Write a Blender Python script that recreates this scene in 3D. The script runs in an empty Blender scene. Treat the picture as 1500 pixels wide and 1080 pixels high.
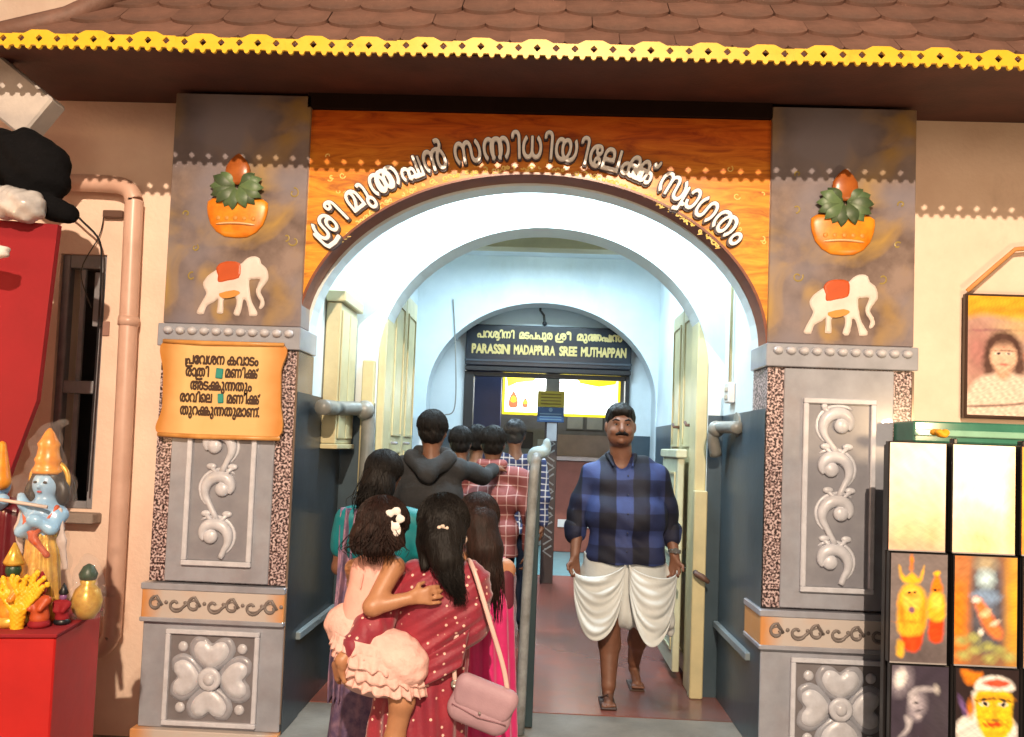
import bpy, math, random
import numpy as np
from mathutils import Vector, Matrix
random.seed(7); NR = np.random.RandomState(5)
S = bpy.context.scene; COL = S.collection; PI = math.pi; R = math.radians
# ---------------------------------------------------------------- camera
cd = bpy.data.cameras.new('camera'); cam = bpy.data.objects.new('camera', cd); COL.objects.link(cam); S.camera = cam
yaw, pitch, roll = R(-2.0094), R(2.6937), R(2.15)
fw = Vector((math.sin(yaw)*math.cos(pitch), math.cos(yaw)*math.cos(pitch), math.sin(pitch)))
rt = Vector((math.cos(yaw), -math.sin(yaw), 0)); up = rt.cross(fw)
r2 = rt*math.cos(roll) + up*math.sin(roll); u2 = up*math.cos(roll) - rt*math.sin(roll)
cam.matrix_world = Matrix(((r2.x, u2.x, -fw.x, 0), (r2.y, u2.y, -fw.y, 0), (r2.z, u2.z, -fw.z, 1.63), (0, 0, 0, 1)))
cd.lens = 28.8; cd.sensor_width = 36; cd.shift_y = 57/1500; cd.clip_end = 300; cd.clip_start = .05
# ---------------------------------------------------------------- world: night sky, very dim; no sun (evening, lamps only)
W = bpy.data.worlds.new('World'); S.world = W; W.use_nodes = True
wn = W.node_tree.nodes; wl = W.node_tree.links
sky = wn.new('ShaderNodeTexSky'); sky.sky_type = 'NISHITA'; sky.sun_disc = False
sky.sun_elevation = R(-2.5); sky.sun_rotation = R(200)
wl.new(sky.outputs[0], wn['Background'].inputs[0]); wn['Background'].inputs[1].default_value = .6
S.view_settings.view_transform = 'Standard'; S.view_settings.look = 'None'
S.view_settings.exposure = 0; S.view_settings.gamma = 1; S.view_settings.use_curve_mapping = False
S.cycles.max_bounces = 7; S.cycles.diffuse_bounces = 4; S.cycles.glossy_bounces = 3; S.cycles.transmission_bounces = 6
# ---------------------------------------------------------------- materials
MATS = {}
def mat(name, col, rough=.6, col2=None, sc=6, bump=0, bsc=60, metal=0, emit=None, es=1, fac=(.35, .65), det=6, spec=.5, coat=0, stretch=(1, 1, 1), sheen=0, alpha=None):
    if name in MATS: return MATS[name]
    m = bpy.data.materials.new(name); m.use_nodes = True; n = m.node_tree.nodes; l = m.node_tree.links
    b = n['Principled BSDF']; b.inputs['Roughness'].default_value = rough; b.inputs['Metallic'].default_value = metal
    b.inputs['Specular IOR Level'].default_value = spec; b.inputs['Coat Weight'].default_value = coat
    b.inputs['Sheen Weight'].default_value = sheen
    tc = n.new('ShaderNodeTexCoord'); mp = n.new('ShaderNodeMapping'); mp.inputs['Scale'].default_value = stretch
    l.new(tc.outputs['Object'], mp.inputs[0])
    if col2 is None: col2 = tuple(min(1, c*.82) for c in col)
    t = n.new('ShaderNodeTexNoise'); t.inputs['Scale'].default_value = sc; t.inputs['Detail'].default_value = det; t.inputs['Roughness'].default_value = .6
    r = n.new('ShaderNodeValToRGB'); r.color_ramp.elements[0].position = fac[0]; r.color_ramp.elements[1].position = fac[1]
    r.color_ramp.elements[0].color = (*col2, 1); r.color_ramp.elements[1].color = (*col, 1)
    l.new(mp.outputs[0], t.inputs['Vector']); l.new(t.outputs['Fac'], r.inputs[0]); l.new(r.outputs[0], b.inputs['Base Color'])
    if bump:
        t2 = n.new('ShaderNodeTexNoise'); t2.inputs['Scale'].default_value = bsc; t2.inputs['Detail'].default_value = 4
        bp = n.new('ShaderNodeBump'); bp.inputs['Strength'].default_value = bump; bp.inputs['Distance'].default_value = .01
        l.new(mp.outputs[0], t2.inputs['Vector']); l.new(t2.outputs['Fac'], bp.inputs['Height']); l.new(bp.outputs[0], b.inputs['Normal'])
    if emit: b.inputs['Emission Color'].default_value = (*emit, 1); b.inputs['Emission Strength'].default_value = es
    if alpha is not None: b.inputs['Alpha'].default_value = alpha
    MATS[name] = m; return m
def nodes(m): return m.node_tree.nodes, m.node_tree.links
# ---------------------------------------------------------------- object helpers
def link(name, me, m=None, parent=None, loc=None, rot=None, smooth=False):
    o = bpy.data.objects.new(name, me); COL.objects.link(o)
    if m is not None and not me.materials: me.materials.append(m)
    if parent is not None: o.parent = parent
    if loc is not None: o.location = loc
    if rot is not None: o.rotation_euler = rot
    if smooth:
        me.polygons.foreach_set('use_smooth', [True]*len(me.polygons)); me.update()
    return o
def tag(o, label=None, cat=None, group=None, kind=None):
    if label: o['label'] = label
    if cat: o['category'] = cat
    if group: o['group'] = group
    if kind: o['kind'] = kind
    return o
def thing(name, label, cat, loc=(0, 0, 0), rz=0, group=None, rot=None):
    o = bpy.data.objects.new(name, None); COL.objects.link(o); o.location = loc
    o.rotation_euler = rot if rot else (0, 0, rz); o.empty_display_size = .1
    return tag(o, label, cat, group, 'thing')
class MB:
    def __init__(s): s.v = []; s.f = []
    def add(s, v, f):
        n = len(s.v); s.v += [tuple(p) for p in v]; s.f += [tuple(i+n for i in q) for q in f]; return s
    def box(s, x0, x1, y0, y1, z0, z1):
        v = [(x, y, z) for z in (z0, z1) for y in (y0, y1) for x in (x0, x1)]
        return s.add(v, [(0, 2, 3, 1), (4, 5, 7, 6), (0, 1, 5, 4), (2, 6, 7, 3), (0, 4, 6, 2), (1, 3, 7, 5)])
    def bbox(s, x0, x1, y0, y1, z0, z1, b=.004):
        """box with chamfered edges"""
        v = []; 
        for z, k in ((z0, b), (z0+b, 0), (z1-b, 0), (z1, b)):
            xs0, xs1, ys0, ys1 = x0+k, x1-k, y0+k, y1-k; c = b if k == 0 else b*.5
            v += [(xs0+c, ys0, z), (xs1-c, ys0, z), (xs1, ys0+c, z), (xs1, ys1-c, z), (xs1-c, ys1, z), (xs0+c, ys1, z), (xs0, ys1-c, z), (xs0, ys0+c, z)]
        f = [tuple(range(7, -1, -1)), tuple(range(24, 32))]
        for r in range(3):
            for i in range(8): j = (i+1) % 8; f.append((r*8+i, r*8+j, r*8+8+j, r*8+8+i))
        return s.add(v, f)
    def prismY(s, pts, y0, y1):
        """polygon in XZ extruded along Y"""
        n = len(pts); v = [(x, y0, z) for x, z in pts] + [(x, y1, z) for x, z in pts]
        a = sum(pts[i][0]*pts[(i+1) % n][1]-pts[(i+1) % n][0]*pts[i][1] for i in range(n))
        f = [tuple(range(n)), tuple(range(2*n-1, n-1, -1))] + [(i, i+n, (i+1) % n+n, (i+1) % n) for i in range(n)]
        if a < 0: f = [tuple(reversed(q)) for q in f]
        return s.add(v, f)
    def tube(s, pts, r, n=8, flat=1, cap=True, up=(0, 1, 0)):
        """tube along points; r number or list; flat squashes along `up`"""
        P = [Vector(p) for p in pts]; m = len(P); rs = r if hasattr(r, '__len__') else [r]*m
        U = Vector(up).normalized(); v = []
        prev = None
        for i, p in enumerate(P):
            t = (P[min(i+1, m-1)]-P[max(i-1, 0)]).normalized()
            a = t.cross(U)
            if a.length < .05: a = prev if prev is not None else t.orthogonal()
            a = a.normalized(); b = a.cross(t).normalized(); prev = a
            for k in range(n):
                w = 2*PI*k/n; v.append(p + a*math.cos(w)*rs[i] + b*math.sin(w)*rs[i]*flat)
        f = [(i*n+k, i*n+(k+1) % n, (i+1)*n+(k+1) % n, (i+1)*n+k) for i in range(m-1) for k in range(n)]
        if cap: f += [tuple(range(n-1, -1, -1)), tuple(range((m-1)*n, m*n))]
        return s.add(v, f)
    def lathe(s, prof, c=(0, 0, 0), n=20, sy=1):
        v = []; 
        for r, z in prof:
            for k in range(n): w = 2*PI*k/n; v.append((c[0]+r*math.cos(w), c[1]+r*math.sin(w)*sy, c[2]+z))
        m = len(prof); f = [(i*n+k, i*n+(k+1) % n, (i+1)*n+(k+1) % n, (i+1)*n+k) for i in range(m-1) for k in range(n)]
        f += [tuple(range(n-1, -1, -1)), tuple(range((m-1)*n, m*n))]
        return s.add(v, f)
    def ball(s, c, r, n=12, sx=1, sy=1, sz=1):
        prof = [(max(.0005, r*math.sin(PI*i/n)), -r*math.cos(PI*i/n)) for i in range(n+1)]
        i0 = len(s.v); s.lathe(prof, (0, 0, 0), n+4)
        s.v[i0:] = [(c[0]+x*sx, c[1]+y*sy, c[2]+z*sz) for x, y, z in s.v[i0:]]; return s
    def mesh(s, name):
        me = bpy.data.meshes.new(name); me.from_pydata(s.v, [], s.f); me.update(); return me
    def build(s, name, m, parent=None, loc=None, rot=None, smooth=False, label=None):
        o = link(name, s.mesh(name), m, parent, loc, rot, smooth)
        if label: o['label'] = label
        return o
def share(src, parent, loc=None, rot=None, scale=None, name=None):
    o = src.copy(); COL.objects.link(o); o.parent = parent
    if name: o.name = name
    if loc is not None: o.location = loc
    if rot is not None: o.rotation_euler = rot
    if scale is not None: o.scale = scale
    return o
def copy_tree(o, parent=None):
    c = o.copy(); COL.objects.link(c); c.parent = parent
    for ch in list(o.children): copy_tree(ch, c)
    return c
def struct(name, mb, m, smooth=False): return tag(mb.build(name, m, smooth=smooth), kind='structure')
def spline(pts, n=8):
    """Catmull-Rom through points"""
    P = [np.array(p, float) for p in pts]; P = [2*P[0]-P[1]] + P + [2*P[-1]-P[-2]]; out = []
    for i in range(1, len(P)-2):
        for k in range(n):
            t = k/n; a, b, c, d = P[i-1:i+3]
            out.append(.5*((2*b)+(c-a)*t+(2*a-5*b+4*c-d)*t*t+(3*b-a-3*c+d)*t**3))
    out.append(P[-2]); return out
def closed(pts, n=4):
    P = [np.array(p, float) for p in pts]; m = len(P); out = []
    for i in range(m):
        a, b, c, d = P[(i-1) % m], P[i], P[(i+1) % m], P[(i+2) % m]
        for k in range(n):
            t = k/n; out.append(tuple(.5*((2*b)+(c-a)*t+(2*a-5*b+4*c-d)*t*t+(3*b-a-3*c+d)*t**3)))
    return out
# ---------------------------------------------------------------- 2D field -> plate mesh
def field_plate(F, x0, z0, h, yf, yb, smooth=0):
    """F[iz,ix]>0 is solid; returns MB plate in XZ, front at yf, back at yb"""
    nz, nx = F.shape; idx = {}; V = []; faces = []; cnt = {}
    def vert(key, x, z):
        if key not in idx: idx[key] = len(V); V.append((x0+x*h, z0+z*h))
        return idx[key]
    S_ = F > 0
    act = (S_[:-1, :-1] | S_[1:, :-1] | S_[:-1, 1:] | S_[1:, 1:])
    for j, i in zip(*np.nonzero(act)):
        c = [(i, j), (i+1, j), (i+1, j+1), (i, j+1)]; poly = []
        for k in range(4):
            a, b = c[k], c[(k+1) % 4]; fa, fb = F[a[1], a[0]], F[b[1], b[0]]
            if fa > 0: poly.append(vert((a, a), a[0], a[1]))
            if (fa > 0) != (fb > 0):
                t = fa/(fa-fb); t = min(.95, max(.05, t))
                poly.append(vert((min(a, b), max(a, b)), a[0]+(b[0]-a[0])*t, a[1]+(b[1]-a[1])*t))
        if len(poly) > 2: faces.append(poly)
    ed = {}
    for p in faces:
        for k in range(len(p)):
            a, b = p[k], p[(k+1) % len(p)]
            if (b, a) in ed: del ed[(b, a)]
            else: ed[(a, b)] = 1
    mb = MB(); n = len(V)
    v = [(x, yf, z) for x, z in V]; f = [tuple(p) for p in faces]
    if yb is not None:
        v += [(x, yb, z) for x, z in V]
        f += [(b, a, a+n, b+n) for a, b in ed]
    mb.add(v, f); return mb
_gl = {}
def glyph(ch):
    """font outline of one character as polylines, and its right extent"""
    if ch in _gl: return _gl[ch]
    c = bpy.data.curves.new('glyph', 'FONT'); c.body = ch; c.size = 1; o = bpy.data.objects.new('glyph', c); COL.objects.link(o)
    dg = bpy.context.evaluated_depsgraph_get(); dg.update(); k = o.evaluated_get(dg).to_curve(dg, apply_modifiers=True) if False else o.to_curve(dg)
    out = []
    for sp in k.splines:
        if sp.type == 'BEZIER':
            bp = sp.bezier_points; m = len(bp); pl = []
            for i in range(m):
                a, b = bp[i], bp[(i+1) % m]; p0, p1, p2, p3 = [np.array(q[:2]) for q in (a.co, a.handle_right, b.handle_left, b.co)]
                for t in np.linspace(0, 1, 6)[:-1]: pl.append((1-t)**3*p0+3*(1-t)**2*t*p1+3*(1-t)*t*t*p2+t**3*p3)
            out.append(np.array(pl))
        else: out.append(np.array([q.co[:2] for q in sp.points]))
    o.to_curve_clear(); bpy.data.objects.remove(o); bpy.data.curves.remove(c)
    lo = min((p[:, 0].min() for p in out), default=0); hi = max((p[:, 0].max() for p in out), default=.3)
    _gl[ch] = (out, lo, hi); return _gl[ch]
def text_field(items, strokes, h, bold=.0, pad=.12):
    """items (ch,x,y,sx,sy), strokes (pts, radius); nonzero winding + distance"""
    polys = []
    for ch, x, y, sx, sy in items:
        for p in glyph(ch)[0]: polys.append(p*np.array([sx, sy])+np.array([x, y]))
    allp = np.concatenate(polys+[np.array(s[0]) for s in strokes]) 
    x0, z0 = allp.min(0)-pad; x1, z1 = allp.max(0)+pad
    X, Z = np.meshgrid(np.arange(x0, x1, h), np.arange(z0, z1, h)); wind = np.zeros(X.shape, int); D = np.full(X.shape, 9.)
    for p in polys:
        q = np.roll(p, -1, 0)
        for (ax, az), (bx, bz) in zip(p, q):
            if abs(ax-bx)+abs(az-bz) < 1e-9: continue
            cr = (bx-ax)*(Z-az)-(X-ax)*(bz-az)
            wind += ((az <= Z) & (bz > Z) & (cr > 0)).astype(int); wind -= ((az > Z) & (bz <= Z) & (cr < 0)).astype(int)
            L2 = (bx-ax)**2+(bz-az)**2; t = np.clip(((X-ax)*(bx-ax)+(Z-az)*(bz-az))/L2, 0, 1)
            D = np.minimum(D, np.hypot(X-ax-t*(bx-ax), Z-az-t*(bz-az)))
    F = np.where(wind != 0, D, -D)
    for pts, r in strokes:
        for (ax, az), (bx, bz) in zip(pts[:-1], pts[1:]):
            L2 = (bx-ax)**2+(bz-az)**2+1e-12; t = np.clip(((X-ax)*(bx-ax)+(Z-az)*(bz-az))/L2, 0, 1)
            F = np.maximum(F, r-np.hypot(X-ax-t*(bx-ax), Z-az-t*(bz-az)))
    return F+bold, x0, z0
CL = {  # written clusters: glyph, x shift in own widths, y, sx, sy  (conjuncts are drawn by joining letters)
 'tta': [('ത', 0, 0, 1, 1), ('ത', .40, 0, 1, 1)], 'ppa': [('പ', 0, 0, 1, 1), ('പ', .36, -.03, .85, .95)],
 'nna': [('ന', 0, 0, 1, 1), ('ന', .36, 0, 1, 1)], 'ി': [('ി', 0, 0, 1, .84)], 'ീ': [('ീ', 0, 0, 1, .86)], 'kka': [('ക', 0, 0, 1, 1), ('ക', .52, 0, .9, 1)],
 'shsha': [('ശ', 0, 0, 1, 1), ('ശ', .2, -.25, .7, .7)]}
def layout(tokens, gap=.05):
    """tokens -> list of clusters [(items, strokes, x_start, x_end)]"""
    x = 0; out = []
    for t in tokens:
        if t == ' ': x += .28; continue
        items = []; strokes = []; parts = t if isinstance(t, list) else [t]; xs = x
        for q in parts:
            if q == 'RA':      # subscript ra: hook wrapping the letter from the left
                strokes.append(([(xs+.62, -.16), (xs+.35, -.2), (xs+.0, -.17), (xs-.06, -.05), (xs-.07, .3)], .045)); continue
            if q == 'VA':
                strokes.append(([(x-.02, .42), (x-.02, -.16), (x-.2, -.2)], .04)); strokes.append(([(x+.0, .0), (x+.1, .0)], .04)); x += .1; continue
            if q == 'VIRAMA':
                strokes.append(([(x-.16, .55), (x-.1, .5), (x-.02, .53), (x+.02, .62)], .035)); continue
            defs = CL.get(q, [(q, 0, 0, 1, 1)]); base = None; hi_ = x
            for ch, dx, dy, sx, sy in defs:
                g, lo, hi = glyph(ch); w = hi-lo
                if base is None: base = w
                X0 = x+dx*base
                items.append((ch, X0-lo*sx, dy, sx, sy)); hi_ = max(hi_, X0+w*sx)
            x = hi_+gap
        out.append((items, strokes, xs, x-gap)); x += .0
    return out, x
def text_line(tokens, height_scale, cx, z, yf, yb, width=None, h=.03, bold=.02, gap=.05):
    """one straight line of writing as one mesh in XZ, centred on cx"""
    cl, W_ = layout(tokens, gap); items = [i for c in cl for i in c[0]]; st = [s for c in cl for s in c[1]]
    F, x0, z0 = text_field(items, st, h, bold); mb = field_plate(F, x0, z0, h, yf, yb)
    sx = (width/W_) if width else height_scale
    mb.v = [(cx+(x-W_/2)*sx, y, z+zz*height_scale) for x, y, zz in mb.v]; return mb
# ================================================================ SCULPTING ENGINE: blended round shapes -> one smooth mesh
def smin(a, b, k):
    if k <= 0: return np.minimum(a, b)
    h = np.clip(.5+.5*(b-a)/k, 0, 1); return b*(1-h)+a*h-k*h*(1-h)
class Form:
    """list of blended primitives evaluated on a grid; every call returns self"""
    def __init__(s): s.p = []; s.post = []
    def cone(s, a, b, ra, rb, k=.02, flat=None, sub=False):
        """rounded cone a->b; flat=(axis vector, ratio): squashed along the axis about the segment"""
        s.p.append(('c', np.array(a, float), np.array(b, float), ra, rb, k, flat, sub)); return s
    def ell(s, c, r, k=.02, rot=None, sub=False):
        s.p.append(('e', np.array(c, float), np.array(r, float), rot, None, k, None, sub)); return s
    def path(s, pts, rs, k=.012, flat=None):
        if not hasattr(rs, '__len__'): rs = [rs]*len(pts)
        for i in range(len(pts)-1): s.cone(pts[i], pts[i+1], rs[i], rs[i+1], k, flat)
        return s
    def do(s, fn): s.post.append(fn); return s
    def grow(s, r, kmul=1):
        t = Form()
        for q in s.p:
            if q[0] == 'c': t.p.append(('c', q[1], q[2], q[3]+r, q[4]+r, q[5]*kmul, q[6], q[7]))
            else: t.p.append(('e', q[1], q[2]+r, q[3], None, q[5]*kmul, None, q[7]))
        return t
    def mesh(s, name, h=.01, pad=.03):
        lo = np.full(3, 9e9); hi = -lo
        for q in s.p:
            if q[7]: continue
            if q[0] == 'c': a = np.minimum(q[1]-q[3], q[2]-q[4]); b = np.maximum(q[1]+q[3], q[2]+q[4])
            else: r = q[2].max(); a = q[1]-r; b = q[1]+r
            lo = np.minimum(lo, a); hi = np.maximum(hi, b)
        lo -= pad+2*h; hi += pad+2*h; n = np.ceil((hi-lo)/h).astype(int)+1
        ax = [lo[i]+h*np.arange(n[i]) for i in range(3)]; F = np.full(n, .06, np.float32)
        for q in s.p:
            k = q[5]; m = k+.03+2*h
            if q[0] == 'c': a = np.minimum(q[1]-q[3], q[2]-q[4])-m; b = np.maximum(q[1]+q[3], q[2]+q[4])+m
            else: r = q[2].max() if q[3] is not None else q[2]; a = q[1]-r-m; b = q[1]+r+m
            i0 = np.clip(np.floor((a-lo)/h).astype(int), 0, n); i1 = np.clip(np.ceil((b-lo)/h).astype(int)+1, 0, n)
            if (i1 <= i0).any(): continue
            sl = tuple(slice(i0[i], i1[i]) for i in range(3))
            X, Y, Z = np.meshgrid(*[ax[i][sl[i]].astype(np.float32) for i in range(3)], indexing='ij')
            if q[0] == 'c':
                A, B_ = q[1], q[2]; ab = B_-A; L2 = ab@ab+1e-12; dx, dy, dz = X-A[0], Y-A[1], Z-A[2]
                t = np.clip((dx*ab[0]+dy*ab[1]+dz*ab[2])/L2, 0, 1); dx = dx-t*ab[0]; dy = dy-t*ab[1]; dz = dz-t*ab[2]
                if q[6] is not None:
                    v, ra_ = q[6]; v = np.array(v)/np.linalg.norm(v); e = dx*v[0]+dy*v[1]+dz*v[2]; g = (1/ra_-1)*e; dx, dy, dz = dx+g*v[0], dy+g*v[1], dz+g*v[2]
                    D = (np.sqrt(dx*dx+dy*dy+dz*dz)-(q[3]+(q[4]-q[3])*t))*(1 if ra_ >= 1 else max(ra_, .5))
                else: D = np.sqrt(dx*dx+dy*dy+dz*dz)-(q[3]+(q[4]-q[3])*t)
            else:
                P = np.stack([X-q[1][0], Y-q[1][1], Z-q[1][2]], -1)
                if q[3] is not None: P = P@np.array(Matrix.Rotation(q[3][0], 3, q[3][1]), np.float32)
                P = P/q[2].astype(np.float32); l = np.sqrt((P*P).sum(-1)); D = (l-1)*q[2].min()
                l2 = np.sqrt(((P/q[2])**2).sum(-1))+1e-6; D = l*(l-1)/l2
            D = D.astype(np.float32)
            if q[7]: F[sl] = -smin(-F[sl], D, k)
            else: F[sl] = smin(F[sl], D, k)
        X, Y, Z = np.meshgrid(*[a.astype(np.float32) for a in ax], indexing='ij', sparse=True)
        for fn in s.post: F = fn(F, X, Y, Z)
        F[0], F[-1], F[:, 0], F[:, -1], F[:, :, 0], F[:, :, -1] = .05, .05, .05, .05, .05, .05
        return nets(F, lo, h, name)
    def build(s, name, m, parent=None, h=.01, label=None, loc=None):
        o = link(name, s.mesh(name, h), m, parent, loc, None, True)
        if label: o['label'] = label
        return o
def nets(F, lo, h, name):
    In = F < 0; c = [In[a:In.shape[0]-1+a, b:In.shape[1]-1+b, d:In.shape[2]-1+d] for a in (0, 1) for b in (0, 1) for d in (0, 1)]
    cnt = sum(x.astype(np.int8) for x in c); act = (cnt > 0) & (cnt < 8); I = np.argwhere(act); idx = np.full(act.shape, -1, np.int32); idx[act] = np.arange(len(I))
    acc = np.zeros((len(I), 3)); wt = np.zeros(len(I)); off = [(a, b, d) for a in (0, 1) for b in (0, 1) for d in (0, 1)]
    val = {o: F[I[:, 0]+o[0], I[:, 1]+o[1], I[:, 2]+o[2]] for o in off}
    for o in off:
        for ax_ in range(3):
            if o[ax_]: continue
            p = list(o); p[ax_] = 1; p = tuple(p); a, b = val[o], val[p]; m = (a < 0) != (b < 0); t = np.where(m, a/np.where(m, a-b, 1), 0)
            pos = np.array(o, float)[None].repeat(len(I), 0); pos[:, ax_] = t; acc += pos*m[:, None]; wt += m
    V = lo+h*(I+acc/wt[:, None]); Fs = []
    for ax_ in range(3):
        s0 = [slice(1, -1)]*3; s0[ax_] = slice(0, -1); s1 = list(s0); s1[ax_] = slice(1, None)
        a, b = In[tuple(s0)], In[tuple(s1)]; u, v = [(1, 2), (2, 0), (0, 1)][ax_]
        for flip, mask in ((0, a & ~b), (1, ~a & b)):
            E_ = np.argwhere(mask)
            if not len(E_): continue
            for q in range(3):
                if q != ax_: E_[:, q] += 1
            def g(du, dv): J = E_.copy(); J[:, u] -= du; J[:, v] -= dv; return idx[J[:, 0], J[:, 1], J[:, 2]]
            Q = np.stack([g(1, 1), g(0, 1), g(0, 0), g(1, 0)], 1); Fs.append(Q[:, ::-1] if flip else Q)
    Q = np.concatenate(Fs); Q = Q[(Q >= 0).all(1)]
    me = bpy.data.meshes.new(name); me.vertices.add(len(V)); me.vertices.foreach_set('co', V.astype(np.float32).ravel())
    me.loops.add(len(Q)*4); me.loops.foreach_set('vertex_index', Q.astype(np.int32).ravel()); me.polygons.add(len(Q)); me.polygons.foreach_set('loop_start', np.arange(0, len(Q)*4, 4, dtype=np.int32))
    try: me.polygons.foreach_set('loop_total', np.full(len(Q), 4, dtype=np.int32))
    except Exception: pass
    me.update(calc_edges=True); me.validate(); return me
# ================================================================ MATERIALS OF THE PLACE
mPeach = mat('peach_plaster', (.86, .67, .54), .75, (.78, .58, .46), 3, bump=.25, bsc=40)
mWhiteWall = mat('white_wall_paint', (.68, .75, .77), .55, (.60, .68, .71), 2.5, bump=.12, bsc=30)
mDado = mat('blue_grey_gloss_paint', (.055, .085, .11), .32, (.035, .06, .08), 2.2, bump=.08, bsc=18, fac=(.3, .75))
mCream = mat('cream_gloss_paint', (.56, .50, .29), .35, (.46, .42, .25), 5, bump=.06)
mBrownPaint = mat('brown_gloss_edge', (.23, .065, .025), .35, (.17, .045, .018), 9)
mSoffit = mat('soffit_brown', (.085, .024, .016), .7, (.05, .014, .010), 4, bump=.15)
mTile = mat('terracotta_tile', (.22, .11, .078), .65, (.155, .078, .055), 7, bump=.25, bsc=50)
mYellow = mat('yellow_enamel', (.78, .45, .035), .35, (.62, .42, .02), 12)
mGreyFloor = mat('grey_cement', (.22, .20, .17), .6, (.14, .125, .11), 3, bump=.3, bsc=35)
mRedFloor = mat('red_oxide_floor', (.27, .07, .045), .25, (.17, .065, .055), 1.6, bump=.05, bsc=12, fac=(.3, .7))
mTeal = mat('teal_tile_floor', (.14, .30, .32), .3)
mRelief = mat('grey_relief_print', (.35, .37, .43), .28, (.26, .275, .32), 5, coat=.4)
mReliefLight = mat('pale_relief', (.62, .64, .71), .3, (.52, .54, .6), 20, coat=.4)
mReliefDark = mat('dark_relief_ground', (.19, .18, .195), .4, (.15, .14, .15), 8)
mOrnDark = mat('ornament_grey', (.20, .17, .16), .45)
mBlack = mat('black_paint', (.012, .013, .016), .4)
mNavyBoard = mat('navy_black_board', (.012, .022, .034), .25, (.009, .016, .025), 4)
mGold = mat('gold_letter', (.62, .52, .22), .35, (.5, .4, .15), 30, metal=.35)
mGreyMetal = mat('grey_painted_steel', (.25, .255, .28), .45, (.19, .195, .21), 10)
mPipeGrey = mat('grey_pipe', (.23, .23, .21), .38, (.15, .16, .15), 9)
def tilevar(m, lo=.62, hi=1.25):
    n, l = nodes(m); b = n['Principled BSDF']; oi = n.new('ShaderNodeObjectInfo'); mr = n.new('ShaderNodeMapRange'); mr.inputs[3].default_value = lo; mr.inputs[4].default_value = hi
    mx = n.new('ShaderNodeMix'); mx.data_type = 'RGBA'; mx.blend_type = 'MULTIPLY'; mx.inputs[0].default_value = 1
    src = b.inputs['Base Color'].links[0].from_socket; l.new(oi.outputs['Random'], mr.inputs[0]); l.new(src, mx.inputs[6]); l.new(mr.outputs[0], mx.inputs[7]); l.new(mx.outputs[2], b.inputs['Base Color'])
tilevar(mTile, .84, 1.12)
def grime(m, col, sc=1.3, lo=.55, hi=.75, amt=.6, stretch=(1, 1, 1)):
    n, l = nodes(m); b = n['Principled BSDF']; tc = n['Texture Coordinate']; mp = n.new('ShaderNodeMapping'); mp.inputs['Scale'].default_value = stretch; mp.inputs['Location'].default_value = (3.3, 1.7, .4)
    t = n.new('ShaderNodeTexNoise'); t.inputs['Scale'].default_value = sc; t.inputs['Detail'].default_value = 9; t.inputs['Roughness'].default_value = .7
    mr = n.new('ShaderNodeMapRange'); mr.inputs[1].default_value = lo; mr.inputs[2].default_value = hi; mr.inputs[4].default_value = amt
    mx = n.new('ShaderNodeMix'); mx.data_type = 'RGBA'; mx.inputs[7].default_value = (*col, 1)
    src = b.inputs['Base Color'].links[0].from_socket; l.new(tc.outputs['Object'], mp.inputs[0]); l.new(mp.outputs[0], t.inputs[0]); l.new(t.outputs[0], mr.inputs[0]); l.new(mr.outputs[0], mx.inputs[0]); l.new(src, mx.inputs[6]); l.new(mx.outputs[2], b.inputs['Base Color'])
grime(mTile, (.07, .05, .04), 4, .5, .8, .7); grime(mWhiteWall, (.40, .44, .42), 1.1, .56, .8, .55, (1, 1, .45)); grime(mPeach, (.36, .24, .18), 1.6, .58, .82, .6, (1, 1, .5)); grime(mDado, (.02, .03, .035), 1.4, .5, .75, .7, (1, 1, .6)); grime(mCream, (.36, .30, .17), 2.2, .58, .78, .6); grime(mYellow, (.30, .17, .01), 7, .55, .75, .6); grime(mRedFloor, (.10, .085, .08), 1.2, .45, .7, .7); grime(mReliefLight, (.34, .31, .31), 4, .55, .8, .5); grime(mRelief, (.26, .2, .19), 2.2, .52, .8, .55)
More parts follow.
